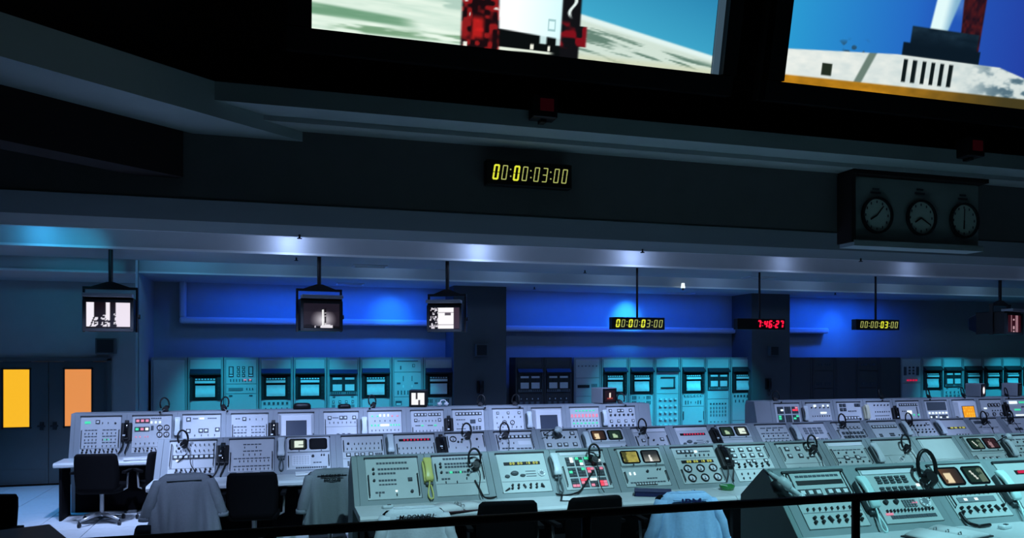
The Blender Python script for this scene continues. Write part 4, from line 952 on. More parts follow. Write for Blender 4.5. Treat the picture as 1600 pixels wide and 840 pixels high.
AR_SPECS = [
 ('dark key blocks lit red and green', [('M', 3, 3, .06, .96, .08, .96, {(0, 0, 3): 'e_white', (2, 0, 2): 'e_red', (2, 0, 1): 'e_pink', (2, 0, 3): 'e_red', (0, 1, 0): 'e_green', (0, 1, 2): 'e_green', (2, 1, 2): 'e_green', (2, 1, 1): 'e_green', (2, 2, 0): 'e_white', (1, 2, 1): 'e_white', (0, 2, 4): 'e_white'})]),
 ('white lamps and dark switch rows', [('L', .1, .3, .4, 1, 'e_white', .04), ('L', .1, .7, .9, 2, 'e_white', .03), ('K', .16, .2, .9, 5), ('L', .35, .55, .8, 1, 'e_white', .03), ('T', .45, .2, .9, 8), ('B', .68, .25, .9, 6, .05), ('B', .88, .25, .9, 6, .05), ('L', .92, .4, .55, 1, 'e_white', .03)]),
 ('dark buttons in a wide row', [('B', .1, .15, .3, 2, .05, 'ink'), ('B', .25, .15, .3, 2, .05, 'ink'), ('B', .1, .8, .92, 2, .05, 'ink'), ('T', .3, .45, .75, 5), ('B', .55, .3, .8, 5, .05), ('L', .85, .4, .8, 4, 'e_green', .03), ('K', .6, .9, .9, 1, .02)]),
 ('fine toggle rows behind a cream telephone', [('K', .12, .3, .9, 5), ('T', .35, .3, .9, 7), ('S', .5, .25, .9, 7), ('T', .6, .3, .9, 7), ('S', .75, .25, .9, 7)]),
 ('bright white and green lamps', [('B', .12, .15, .9, 8, .04), ('L', .4, .42, .62, 1, 'e_white', .06), ('T', .35, .2, .35, 3), ('L', .5, .7, .9, 2, 'e_green', .03), ('L', .72, .2, .3, 1, 'e_white', .03), ('L', .72, .6, .9, 1, 'e_green', .03), ('P', .2, .6, .86, .9, 'ink')]),
 ('black upper panel and white lamps', [('P', .04, .35, .06, .94, 'ink'), ('S', .12, .1, .9, 8), ('S', .24, .1, .9, 8), ('L', .45, .12, .9, 6, 'e_white', .03), ('P', .52, .92, .1, .46, 'ink'), ('P', .52, .92, .54, .94, 'ink'), ('L', .6, .16, .4, 2, 'e_white', .03), ('L', .72, .3, .9, 4, 'e_white', .03), ('L', .62, .6, .9, 2, 'e_white', .03)]),
 ('glowing amber screen', [('CRT', 'amber')]),
 ('round black gauges', [('G', .2, .4, .85, 4, .034), ('L', .32, .12, .26, 1, 'e_white', .025), ('G', .55, .2, .9, 3, .034), ('L', .78, .5, .6, 1, 'e_white', .025), ('L', .78, .75, .9, 1, 'e_white', .025), ('T', .4, .5, .9, 4)]),
 ('long white lamp bars', [('L', .12, .1, .5, 1, 'e_white', .05), ('L', .12, .6, .9, 1, 'e_green', .03), ('L', .4, .3, .6, 1, 'e_green', .03), ('L', .62, .3, .9, 1, 'e_white', .035), ('L', .8, .3, .55, 1, 'e_white', .035), ('L', .8, .65, .9, 1, 'e_white', .035), ('K', .3, .7, .9, 3)]),
 ('white button rows at the right edge', [('B', .15, .15, .9, 6, .04), ('T', .4, .15, .9, 7), ('L', .6, .2, .8, 4, 'e_white', .03), ('T', .8, .15, .9, 7)]),
]
XAR = 7.83 - 0.07
for i, (d_, sp) in enumerate(AR_SPECS):
    console(RA, i + 20, XAR + 0.613 * i, sp, '%s console from left in rear right row, with %s' % (ORD[i], d_))
ST4 = [('S', .12, .1, .9, 4), ('T', .2, .3, .7, 3), ('S', .33, .06, .94, 6), ('T', .42, .1, .9, 6), ('S', .54, .1, .9, 6), ('T', .63, .1, .9, 7), ('S', .76, .1, .9, 6), ('T', .86, .06, .9, 8)]
B_SPECS = [
 ('eight lit keys between toggle rows', [('T', .12, .14, .94, 9), ('T', .3, .14, .94, 9), ('B', .5, .14, .92, 8, .05), ('L', .6, .16, .2, 1, 'e_white'), ('W', .84), ('J', .93, .18, .9, 8), ('H', .1, .8)]),
 ('stepped strips and toggles', [('S', .16, .3, .72, 5), ('T', .25, .34, .6, 2), ('S', .37, .3, .74, 5), ('T', .48, .32, .7, 4), ('S', .6, .1, .92, 9), ('T', .68, .24, .88, 8), ('S', .84, .1, .92, 9), ('T', .93, .14, .88, 9), ('H', .42, .97)]),
 ('two screens, one white and one black', [('C2', 'white', 'black'), ('W', .47), ('P', .56, .88, .12, .54, 'panel_white'), ('N', 6, 4, .14, .52, .58, .86, 'panel'), ('K', .6, .6, .6, 1, .017), ('K', .58, .8, .86, 2, .009), ('S', .8, .6, .8, 3), ('S', .95, .2, .92, 14, .02), ('H', .58, .92)]),
 ('four square keys under toggle rows', [('K', .24, .15, .15, 1, .014), ('T', .24, .3, .88, 7), ('T', .4, .12, .88, 8), ('W', .5), ('B', .6, .14, .14, 1, .045), ('B', .6, .34, .48, 2, .045), ('B', .6, .68, .68, 1, .045), ('N', 4, 2, .78, .96, .56, .66), ('W', .72), ('N', 2, 3, .1, .2, .8, .96), ('H', .14, .48)]),
 ('glowing red display strip', [('D', .17, .1, .9, 'e_digit_red'), ('T', .44, .08, .9, 9), ('T', .62, .08, .9, 9), ('K', .82, .15, .15, 1, .01), ('K', .82, .8, .8, 1, .01), ('H', .3, .95)]),
 ('single round gauge on white panel', [('P', .02, .98, .02, .98, 'panel_white'), ('G', .2, .18, .18, 1, .042), ('K', .3, .3, .3, 1, .014), ('S', .36, .14, .3, 3, .006), ('S', .36, .46, .6, 3, .006), ('K', .22, .8, .8, 1, .016), ('T', .48, .22, .8, 3), ('H', .1, .5), ('K', .94, .3, .4, 2, .014)]),
 ('row of white keys and four lower keys', [('B', .17, .14, .9, 8, .044), ('T', .38, .16, .46, 3), ('P', .32, .46, .58, .92, 'panel_white'), ('S', .56, .12, .45, 4, .02), ('S', .58, .5, .92, 4, .02), ('W', .7), ('B', .88, .18, .72, 4, .045), ('N', 2, 2, .8, .9, .84, .94), ('H', .1, .6)]),
 ('scattered white keys and levers', [('B', .1, .1, .1, 1, .05), ('B', .1, .42, .42, 1, .05), ('B', .1, .84, .84, 1, .05), ('K', .25, .1, .9, 6, .012), ('B', .5, .12, .12, 1, .05), ('B', .5, .4, .58, 2, .05), ('B', .5, .84, .84, 1, .05), ('T', .66, .1, .9, 8), ('B', .88, .14, .14, 1, .045), ('B', .86, .6, .6, 1, .045), ('S', .78, .1, .9, 8, .006)]),
 ('twin screens with pale pictures', [('C2', 'brown', 'green'), ('W', .5), ('P', .58, .94, .06, .5, 'panel_white'), ('S', .68, .6, .9, 5), ('K', .66, .82, .82, 1, .012), ('H', .6, .9)]),
 ('white slot over two keys', [('P', .03, .13, .03, .97, 'panel_white'), ('W', .15), ('B', .45, .24, .24, 1, .045), ('B', .42, .8, .8, 1, .045), ('K', .36, .4, .4, 1, .014), ('K', .45, .54, .54, 1, .013), ('K', .64, .6, .6, 1, .016), ('K', .66, .2, .2, 1, .013), ('K', .66, .8, .8, 1, .013), ('S', .84, .1, .9, 6, .006), ('H', .3, .9)]),
 ('red display strip above a dial', [('P', .02, .12, .02, .98, 'panel_white'), ('D', .27, .1, .88, 'e_digit_red'), ('X', .55), ('R', .58, .84), ('W', .78), ('S', .88, .2, .8, 6)]),
 ('green and white screens beside black telephone', [('C2', 'green', 'white'), ('W', .52), ('S', .66, .2, .9, 6, .008), ('T', .76, .24, .9, 7), ('T', .9, .24, .9, 7)]),
 ('four rows of strips and toggles', ST4),
 ('two grey keypads beside grey handset', [('N', 4, 3, .2, .86, .14, .42, 'grey_mid'), ('N', 5, 2, .22, .9, .56, .86, 'grey_mid'), ('L', .58, .5, .58, 1, 'e_white'), ('H', .4, .95)]),
 ('keypad of small dark keys', [('S', .2, .1, .26, 2, .02), ('B', .2, .34, .86, 5, .036), ('N', 6, 4, .16, .94, .34, .95, 'block'), ('H', .3, .6)]),
 ('dark-edged row of eight lamps', [('B', .2, .1, .88, 9, .044), ('N', 2, 2, .14, .26, .48, .62), ('N', 3, 2, .52, .7, .46, .6), ('T', .55, .84, .94, 2), ('S', .82, .14, .6, 5), ('T', .82, .7, .94, 3), ('S', .92, .3, .6, 3)]),
 ('scattered black jacks', [('B', .14, .84, .84, 1, .04), ('K', .2, .14, .7, 5, .014), ('T', .36, .12, .9, 7), ('K', .48, .3, .9, 5, .013), ('T', .66, .1, .9, 8), ('L', .8, .5, .56, 1, 'e_white'), ('S', .9, .1, .9, 8, .006)]),
 ('yellow display strip and four keys', [('D', .34, .2, .9, 'e_digit'), ('B', .64, .42, .86, 5, .032), ('T', .8, .3, .9, 6), ('T', .92, .2, .8, 5)]),
 ('dark slot over label strips', [('P', .08, .2, .06, .7, 'ink'), ('S', .36, .1, .9, 5, .008), ('K', .42, .6, .6, 1, .014), ('P', .46, .58, .14, .8, 'panel_white'), ('S', .72, .1, .9, 5, .008), ('S', .84, .1, .9, 5, .008), ('S', .94, .1, .9, 5, .008)]),
 ('two dark strips at the right end', [('S', .24, .06, .6, 4), ('P', .42, .52, .2, .5, 'ink'), ('K', .46, .4, .4, 1, .016), ('W', .6), ('P', .64, .94, .1, .9, 'panel'), ('S', .74, .2, .8, 4, .008)]),
]
XB0 = -1.161 - 0.07
for i, (d_, sp) in enumerate(B_SPECS):
    console(RB, i + 40, XB0 + 0.609 * i, sp, '%s console from left in second row, with %s' % (ORD[i], d_))
C4 = {(0, 0, 1): 'e_white', (0, 0, 3): 'e_white', (1, 0, 0): 'e_green', (1, 0, 3): 'e_green', (1, 0, 5): 'e_white', (2, 0, 0): 'e_green', (2, 0, 1): 'e_green', (3, 0, 0): 'e_green', (3, 0, 3): 'e_white', (0, 1, 2): 'e_green',
      (1, 1, 1): 'e_green', (2, 1, 0): 'e_red', (2, 1, 1): 'e_pink', (3, 1, 1): 'e_pink', (2, 1, 2): 'e_pink', (0, 2, 4): 'e_pink', (0, 2, 5): 'e_pink', (1, 2, 0): 'e_red', (1, 2, 1): 'e_red', (1, 2, 2): 'e_pink', (2, 2, 0): 'e_white', (2, 2, 1): 'e_white', (2, 2, 4): 'e_pink', (3, 2, 2): 'e_red', (3, 2, 3): 'e_pink', (3, 2, 4): 'e_red', (3, 2, 5): 'e_pink'}
C_SPECS = [
 ('black dots and label strips', [('S', .12, .2, .8, 10, .02), ('K', .27, .14, .14, 1, .013), ('S', .27, .22, .82, 10, .02), ('K', .38, .14, .14, 1, .013), ('S', .38, .22, .56, 6, .02), ('K', .55, .14, .14, 1, .013), ('S', .55, .22, .56, 6, .02), ('S', .65, .22, .56, 6, .014), ('B', .55, .82, .82, 1, .035, 'ink'), ('S', .84, .14, .32, 3, .018), ('T', .9, .22, .22, 1), ('L', .82, .52, .56, 1, 'e_white', .014), ('T', .9, .54, .54, 1), ('K', .85, .83, .83, 1, .016), ('H', .42, .95)]),
 ('strips beside yellow telephone', [('S', .07, .2, .82, 10, .02), ('K', .2, .14, .14, 1, .013), ('S', .2, .22, .82, 10, .02), ('K', .28, .14, .14, 1, .013), ('S', .28, .22, .82, 10, .02), ('K', .42, .14, .14, 1, .013), ('S', .42, .22, .82, 10, .02), ('L', .42, .3, .36, 1, 'e_green', .02), ('L', .42, .5, .54, 1, 'e_green', .02), ('S', .58, .12, .3, 3, .018), ('T', .66, .2, .2, 1), ('T', .66, .42, .42, 1), ('T', .58, .62, .62, 1), ('W', .7), ('H', .2, .62)]),
 ('yellow display strip and plug jacks', [('D', .26, .12, .88, 'e_digit'), ('X', .52), ('R', .54, .86), ('W', .72), ('J', .86, .2, .82, 6)]),
 ('twelve key blocks glowing red and green', [('M', 4, 3, .12, .92, .13, .98, C4), ('P', .02, .1, .04, .96, 'panel_white'), ('H', .4, .92)]),
 ('twin screens, yellow and grey rocket pictures', [('C2', 'yellow', 'rocket'), ('W', .49), ('L', .66, .16, .26, 2, 'e_white', .03), ('K', .62, .56, .56, 1, .015), ('K', .58, .8, .86, 2, .009), ('S', .8, .5, .74, 4), ('S', .9, .1, .9, 12, .014), ('B', .95, .24, .66, 8, .026), ('H', .62, .9)]),
 ('six round gauges', [('B', .12, .14, .44, 4, .04), ('L', .12, .52, .58, 1, 'e_white', .025), ('S', .12, .62, .9, 6, .014), ('T', .22, .28, .82, 6), ('W', .3), ('D', .4, .12, .88, 'e_digit'), ('G', .6, .2, .8, 3, .044), ('G', .86, .22, .82, 3, .044), ('H', .62, .95)]),
 ('two rows of square outlined keys', [('B', .12, .14, .8, 4, .046), ('B', .29, .14, .8, 4, .046), ('W', .4), ('B', .46, .1, .1, 1, .04), ('B', .46, .42, .56, 2, .04), ('B', .46, .86, .86, 1, .04), ('J', .58, .14, .86, 6), ('W', .68), ('T', .8, .12, .88, 6), ('T', .92, .12, .88, 6), ('H', .06, .38)]),
 ('six outlined keys and low cradle', [('B', .15, .22, .78, 3, .046), ('B', .36, .22, .78, 3, .046), ('W', .58), ('X', .76), ('R', .78, .84), ('H', .1, .5)]),
 ('two mid keys and six lower keys', [('P', .03, .12, .04, .96, 'panel_white'), ('S', .24, .1, .86, 7, .01), ('T', .32, .2, .84, 4), ('S', .48, .1, .9, 8, .01), ('B', .48, .36, .66, 2, .05), ('T', .6, .12, .9, 6), ('W', .72), ('B', .87, .14, .4, 3, .046), ('B', .87, .6, .86, 3, .046), ('H', .22, .68)]),
 ('plain upper plate beside a handset', [('P', .03, .46, .03, .97, 'panel_green'), ('P', .5, .96, .2, .96, 'panel_green'), ('R', .6, .5, .03), ('S', .62, .6, .84, 3, .014), ('S', .8, .3, .9, 6, .006)]),
 ('plain upper plate over a dial', [('P', .03, .64, .03, .97, 'panel_green'), ('W', .67), ('X', .8), ('R', .8, .86)]),
 ('green and reddish twin screens', [('C2', 'streak', 'red'), ('W', .52), ('B', .7, .3, .7, 3, .046), ('S', .9, .2, .8, 6, .006), ('H', .6, .92)]),
 ('strips at the right edge', ST4),
]
XC0 = 0.722 - 0.07
for i, (d_, sp) in enumerate(C_SPECS):
    console(RC, i + 70, XC0 + 0.612 * i, sp, '%s console from left in third row, with %s' % (ORD[i], d_))
D_SPECS = [
 ('six square keys and plug jacks', [('S', .07, .16, .9, 10, .016), ('D', .19, .14, .92, None), ('B', .375, .16, .42, 3, .052), ('B', .375, .62, .88, 3, .052), ('T', .66, .1, .9, 9), ('W', .73), ('J', .86, .14, .9, 7), ('H', .02, .45)]),
 ('keypads and a long row of black keys', [('P', .02, .10, .03, .97, 'panel_white'), ('N', 5, 3, .2, .78, .14, .29, 'block'), ('N', 6, 2, .18, .86, .345, .44, 'block'), ('L', .34, .88, .93, 1, 'e_white', .02), ('K', .63, .16, .34, 2, .02), ('N', 5, 4, .44, .68, .6, .74, 'grey_mid'), ('L', .66, .6, .7, 1, 'e_pink', .014), ('R', .66, .84, .042), ('T', .78, .1, .9, 14), ('L', .84, .06, .18, 1, 'e_pink', .014), ('S', .9, .12, .92, 18, .026), ('H', .3, .6)]),
 ('twin screens, tan and green pictures', [('C2', 'brown', 'streak'), ('T', .54, .2, .8, 8), ('P', .62, .72, .16, .86, 'grey_mid'), ('L', .67, .3, .5, 2, 'e_white', .02), ('J', .86, .12, .9, 7), ('H', .56, .8)]),
 ('small red display beside pale handset', [('D', .2, .3, .7, 'e_digit_red'), ('N', 3, 2, .36, .7, .34, .5), ('K', .5, .5, .5, 1, .016), ('T', .7, .3, .9, 6), ('J', .86, .12, .9, 7)]),
]
XD0 = 3.27 - 0.07
for i, (d_, sp) in enumerate(D_SPECS):
    console(RD, i + 90, XD0 + 0.604 * i, sp, '%s console from left in nearest row, with %s' % (ORD[i], d_), True)
# end panels of the rows
def endpanel(r, x, label, mk, th=0.03):
    b = MB(); b.prism([(y, z - ZF) for y, z in r.prof], -th, 0, mk)
    o = b.build('console_end_panel', None, 0.004); o.location = (x, r.Y, ZF + r.dz); tag(o, label, 'end panel', 'console end panels')
endpanel(RA, XA0 + 0.0, 'pale end panel closing the rearmost left console row at its left', 'console_grey', 0.05)
endpanel(RA, XA0 + 0.609 * 13 + 0.20, 'end panel closing the rearmost left console row at its right', 'console_grey', 0.198)
endpanel(RA, XAR, 'wide blank end panel at the left of the rear right console row', 'console_grey', 0.30)
endpanel(RB, XB0, 'end panel closing the second console row at its left', 'console_grey', 0.06)
endpanel(RC, XC0, 'dark green end panel at the left of the third console row', 'console_green', 0.05)
endpanel(RD, XD0, 'dark green triangular end panel at the left of the nearest row', 'end_green', 0.04)
b = MB(); b.box((6.6, 4.1, ZF + 0.065), (7.2, 2.4, 0.13), 'underdesk_black'); struct('floor_platform', b)
# worktops
def worktop(r, x0, x1, label, back, mk='desk', seg=1.218):
    t = thing('worktop', label, 'worktop', (x0, r.Y, ZF + r.dz), 0, 'console worktops')
    n = max(1, round((x1 - x0) / seg)); w_ = (x1 - x0) / n
    b = MB(); f = r.front; z = 0.82 - ZF
    b.prism([(back, z - 0.002), (back, z - 0.055), (f + 0.02, z - 0.06), (f, z - 0.045), (f, z - 0.02), (f + 0.025, z), ], 0.002, w_ - 0.002, mk)
    me = b.mesh('worktop_section')
    for k in range(n): o = link('worktop_section', me, t); o.location.x = k * w_
    for k in range(n + 1):
        b = MB(); b.box((min(max(k * w_, 0.06), x1 - x0 - 0.06), (f + 0.06 + back) / 2 + 0.02, (z - 0.06) / 2), (0.03, back - f - 0.1, z - 0.06), 'underdesk_black'); b.build('support_panel', t)
worktop(RA, XA0 - 0.10, XA0 + 0.609 * 13 + 0.2, 'pale worktop along the rearmost left console row', -0.13)
worktop(RA, XAR - 0.3, XAR + 0.613 * 10, 'pale worktop along the rear right console row', -0.13)
worktop(RB, XB0 - 0.06, XB0 + 0.609 * 20, 'pale worktop along the second console row from the back', -0.31)
worktop(RC, XC0 - 0.05, XC0 + 0.612 * 13, 'pale worktop along the third console row, holding the ashtray', -0.31)
worktop(RD, XD0 - 0.02, XD0 + 0.604 * 4, 'pale worktop along the nearest console row behind the handrail', -0.31)
# ------------------------------------------------------------------ telephones
def row_matrix(r, X0): return Matrix.Translation((X0, r.Y, ZF + r.dz)) @ r.M
def pp(r, px, py, lift=0.02):       # point on a console panel plane seen at this position
    rx, rz = ray(px, py); o_ = Vector((0, 0, 2.1)); d_ = Vector((rx, 1, rz))
    Mw = row_matrix(r, 0); n_ = (Mw.to_3x3() @ Vector((0, 0, 1))); p0 = Mw.translation + n_ * lift
    return tuple(o_ + d_ * ((p0 - o_).dot(n_) / d_.dot(n_)))
def handset_rings(v0, v1, wd, base):
    rings = []
    L_ = v1 - v0
    for f, ww, lift, th in ((0, .72, .006, .010), (.03, .95, .008, .016), (.14, 1, .012, .020), (.26, .86, .022, .016), (.5, .80, .026, .015), (.74, .86, .022, .016), (.86, 1, .012, .020), (.97, .95, .008, .016), (1, .72, .006, .010)):
        rings.append([(a, -(v0 + L_ * f), base + lift + c) for a, c in rrect(wd / 2 * ww, th, 4, 0.8)])
    return rings
def coil(p0, p1, p2, p3, n=22):
    pts = []
    for k in range(n + 1):
        t = k / n; q = [(1 - t) ** 3 * p0[j] + 3 * (1 - t) ** 2 * t * p1[j] + 3 * (1 - t) * t * t * p2[j] + t ** 3 * p3[j] for j in range(3)]; pts.append(q)
    return pts
def phone(r, X0, kind, label, dv=0.0, du=0.0, scale=1.0):
    t = thing('telephone', label, 'telephone', (0, 0, 0), 0, 'console telephones')
    Mw = row_matrix(r, X0) @ Matrix.Translation((-0.07 + du, -dv, 0.0))
    t.matrix_world = Mw
    if kind == 'black':
        b = MB(); b.box((0, -0.15, 0.025), (0.13, 0.24, 0.05), 'black'); b.build('base', t, 0.012)
        b = MB(); b.loft(handset_rings(0.03, 0.25, 0.062, 0.045), 'black_gloss'); b.build('handset', t)
        b = MB(); b.box((0.0, -0.02, 0.03), (0.05, 0.05, 0.03), 'black'); b.build('hook', t, 0.006)
        for s in (-1, 1): b = MB(); b.tube(coil((0.03 * s, -0.26, 0.05), (0.035 * s, -0.34, 0.05), (-0.03 + 0.02 * s, -0.37, 0.03), (-0.05 + 0.04 * s, -0.43, 0.02)), 0.008, 'black'); b.build('cord', t)
        b = MB(); b.box((-0.02, -0.2, 0.086), (0.03, 0.016, 0.004), 'cap'); b.build('number_card', t)
    else:
        m = {'grey': 'phone_grey', 'yellow': 'phone_yellow', 'cream': 'phone_cream', 'teal': 'phone_teal'}[kind]
        wd = 0.086; ln = 0.245
        b = MB(); b.box((-0.006, -ln / 2 - 0.01, 0.025), (wd * 0.98, ln * 0.9, 0.05), m if kind in ('yellow', 'cream') else 'phone_side'); b.build('cradle', t, 0.01)  # on grey and pale green phones the shadow side is put into the cradle colour
        b = MB(); b.loft(handset_rings(0.0, ln, wd * 0.92, 0.048), m); b.build('handset', t)
        b = MB(); b.box((0, -ln - 0.012, 0.02), (wd * 0.8, 0.03, 0.03), 'phone_side'); b.build('mouthpiece_rest', t, 0.006)
        b = MB(); b.tube(coil((0.0, -ln, 0.045), (-0.005, -ln - 0.06, 0.05), (-0.05, -ln - 0.15, 0.03), (0.0, -ln - 0.17, 0.022)) + coil((0.0, -ln - 0.17, 0.022), (0.035, -ln - 0.17, 0.022), (0.015, -ln - 0.08, 0.03), (0.012, -ln - 0.02, 0.02))[1:], 0.007, 'phone_side' if kind == 'grey' else m); b.build('cord', t)
    return t
CN = {'black': 'black telephone', 'grey': 'grey telephone handset', 'yellow': 'bright yellow telephone handset', 'cream': 'cream telephone handset', 'teal': 'pale green telephone handset'}
def phones(r, x0, step, lst, rn):
    for i, kd, dv in lst: phone(r, x0 + step * (i - 1), kd, '%s at left of %s console in %s' % (CN[kd], ORD[i - 1], rn), dv, 0.005 if kd == 'black' else 0.01)
phones(RA, XA0, 0.609, ((2, 'black', 0.06), (3, 'grey', 0.03), (5, 'black', 0.10), (7, 'grey', 0.08), (9, 'black', 0.09), (11, 'grey', 0.05), (13, 'grey', 0.05)), 'rearmost left row')
phones(RA, XAR, 0.613, ((2, 'grey', 0.05), (4, 'cream', 0.05), (5, 'black', 0.08), (9, 'black', 0.06)), 'rear right row')
phones(RB, XB0, 0.609, ((2, 'black', 0.06), (3, 'grey', 0.02), (5, 'grey', 0.02), (6, 'black', 0.03), (9, 'grey', 0.06), (12, 'black', 0.04), (14, 'grey', 0.04), (17, 'grey', 0.03), (18, 'grey', 0.03)), 'second row')
phones(RC, XC0, 0.612, ((2, 'yellow', 0.04), (4, 'grey', 0.04), (7, 'black', 0.0), (10, 'grey', 0.06), (13, 'grey', 0.06)), 'third row')
phones(RD, XD0, 0.604, ((2, 'teal', 0.08), (4, 'teal', 0.09)), 'nearest row')

# ------------------------------------------------------------------ headsets
def headset(loc, label, rz=0.0, cord=True, s=1.0, mk='black', side=1, lying=False, drop=0.36, slope=(0.67, 0.74)):
    """band arches up above the console ridge, ear cup rests on the panel, boom points down to one side"""
    t = thing('headset', label, 'headset', loc, rz, 'operator headsets')
    if lying: t.rotation_euler = (R(-62), R(10), rz)
    hx = 0.056 * s
    b = MB(); pts = [(hx * math.cos(a) * side, -0.012 + 0.02 * math.sin(a), 0.055 * s + 0.085 * s * math.sin(a)) for a in [R(-35 + 250 * k / 16) for k in range(17)]]
    b.tube(pts, 0.0105 * s, mk); b.build('headband', t)
    b = MB(); Mx = Matrix.Translation((0.006 * side, -0.03, -0.01)) @ Matrix.Rotation(R(58), 4, 'X'); b.cyl((0, 0, -0.015), 0.042 * s, 0.036 * s, mk, Mx, 14, 0.034 * s); b.cyl((0, 0, 0.020 * s), 0.018 * s, 0.006, 'black', Mx, 10); b.build('ear_cup', t)
    b = MB(); Mx = Matrix.Translation((0.03 * side, 0.005, 0.01)) @ Matrix.Rotation(R(40), 4, 'X'); b.cyl((0, 0, -0.012), 0.028 * s, 0.03 * s, mk, Mx, 14); b.build('ear_cup', t)
    q = [(0.0, -0.05, -0.01), (-0.03 * side, -0.075, -0.015), (-0.075 * side, -0.085, -0.045)]
    b = MB(); b.tube(q, 0.0035, 'steel'); b.build('mic_boom', t)
    b = MB(); b.ball(q[-1], 0.015 * s, mk); b.build('microphone', t)
    if cord:
        a, c = slope
        pts = []
        for k in range(15):
            d_ = drop * k / 14
            pts.append((0.012 * side + 0.018 * math.sin(k * 0.45), -0.045 - a * d_, -0.03 - c * d_ + 0.018))
        b = MB(); b.tube(pts, 0.0045, mk); b.build('cord', t)
    return t
def hs(r, px, py, label, **k):
    headset(pp(r, px, py, 0.035), label, **k)
hs(RC, 741, 724, 'headset hung over the third row beside the yellow telephone', side=1)
hs(RC, 928, 716, 'headset hung over the third row above the red and green key blocks', side=-1)
hs(RC, 1268, 700, 'headset hung over third row on six outlined keys', side=1)
hs(RC, 1414, 699, 'headset hung over third row left of the plain dial console', side=1)
hs(RD, 1446, 745, 'large headset hung over nearest row left of tan screen', side=1, s=1.35, cord=False)
hs(RB, 729, 679, 'headset hung over second row on single gauge console', side=1)
hs(RB, 788, 678, 'headset hung over second row at row of white keys', side=1)
hs(RB, 1003, 671, 'headset hung over second row on white slot console', side=1)
hs(RB, 1315, 662, 'headset hung over second row on small keypad console', side=1)
hs(RB, 1419, 660, 'headset hung over second row on scattered jacks console', side=1)
hs(RB, 1536, 657, 'headset hung over second row on dark slot console', side=1)
hs(RB, 1577, 655, 'headset hung over second row near right edge', side=1)
hs(RB, 285, 692, 'headset dangling at the left end of the second row', side=1, rz=R(30))
SA = (0.25, 0.97)
for px, lb in ((257, 'headset lying on rear row ridge above red lamp console'), (352, 'headset lying on rear row ridge with cord down the panel'), (581, 'headset lying on rear row ridge left of green lamp console'), (752, 'headset lying on rear row ridge before the column telephone'), (806, 'headset lying on rear row ridge before the unlit racks'), (970, 'headset lying on rear row ridge right of small silver monitor'), (1212, 'headset lying at left end of the rear right ridge'), (1375, 'headset lying on rear right ridge above the cream telephone'), (1449, 'headset lying on rear right ridge before the red readout rack'), (1503, 'headset lying on rear right ridge beside the white ball monitor'), (1571, 'headset lying on rear right ridge near right edge')):
    rx, rz = ray(px, 0); Yh = RA.Y + 0.08; lie = px in (257, 352, 581, 1503)
    headset((rx * Yh, Yh, 1.40 if not lie else 1.42), lb, R(20 if px % 2 else -25), px in (257, 352, 581, 752, 806), 1.0, 'black', 1 if px % 2 else -1, lie and False, 0.4, SA)
# grey plug hardware lying on two consoles
def mic(r, px, py, label, L_=0.22, rot=-40):
    rx, rz = ray(px, py); Y = r.Y - 0.10; t = thing('desk_microphone', label, 'microphone', (rx * Y, Y, 2.1 + rz * Y), R(rot), 'grey microphones on consoles')
    b = MB(); b.tube([(-L_ / 2, 0, 0.06), (0, 0, 0.05), (L_ / 2, 0, -0.02)], 0.012, 'phone_grey'); b.build('stem', t)
    b = MB(); b.tube([(-0.05, 0, 0.06), (-0.02, 0, 0.06), (0.03, 0, 0.045), (0.05, 0, 0.03)], [0.02, 0.042, 0.042, 0.025], 'phone_grey', None, 12); b.build('body', t)
    b = MB(); b.tube([(-0.03, 0.0, 0.01), (0.06, 0.0, -0.03)], [0.04, 0.028], 'dark', None, 10); b.build('base', t)
    b = MB(); b.tube(coil((-L_ / 2, 0, 0.06), (-L_ * 0.8, 0, 0.09), (-L_ * 0.9, 0.05, 0.02), (-L_ * 1.1, 0.1, 0.0)), 0.006, 'dark'); b.build('cable', t)
    b = MB(); b.ball((L_ / 2, 0, -0.02), 0.026, 'phone_grey'); b.build('head', t)
mic(RB, 872, 678, 'grey microphone on second row console with scattered keys', 0.16, 40)
mic(RC, 1575, 690, 'grey microphone on third row right of the reddish screen', 0.14, 30)

# ------------------------------------------------------------------ small monitors and boxes on the rear ridge
def small_monitor(px, label, fn, w, h, rz, case):
    rx, _ = ray(px, 0); Y = RA.Y + 0.06; t = thing('small_monitor', label, 'monitor', (rx * Y, Y, 1.378), rz, 'small monitors on the rear row')
    b = MB(); b.box((0, 0.14, h / 2 + 0.006), (w, 0.26, h), case); b.build('case', t, 0.008)
    b = MB(); b.box((0, 0.005, h / 2 + 0.006), (w * 0.95, 0.012, h * 0.92), 'black'); b.build('bezel', t)
    picture_obj('screen_picture', w * 0.72, h * 0.72, 20, 16, fn, t, Matrix.Translation((-w * 0.36, -0.003, h * 0.14)) @ Matrix.Rotation(R(90), 4, 'X'))
    b = MB()
    for s in (-1, 1): b.box((s * w * 0.35, 0.14, 0.003), (0.03, 0.2, 0.006), 'black')
    b.build('feet', t)
small_monitor(653, 'small dark monitor with bright white picture on rear ridge', lambda s, t: (250, 250, 252) if not (0.3 < s < 0.5 and t > 0.3 + s * 0.4) and not (abs(s - .6) < .06 and t < .4) else (60, 56, 62), 0.26, 0.24, R(-14), 'black')
small_monitor(953, 'small silver monitor with a rocket flame on rear ridge', lambda s, t: (255, 235, 220) if abs(s - .5) < .07 and .35 < t < .8 else ((150, 60, 50) if abs(s - .5) < .3 and .2 < t < .36 else (30, 14, 18)), 0.30, 0.24, R(20), 'silver_box')
small_monitor(1537, 'small grey monitor showing a white ball on right ridge', lambda s, t: (255, 255, 255) if math.hypot(s - .5, (t - .5) * .9) < .34 else (34, 14, 16), 0.26, 0.24, R(28), 'silver_box')
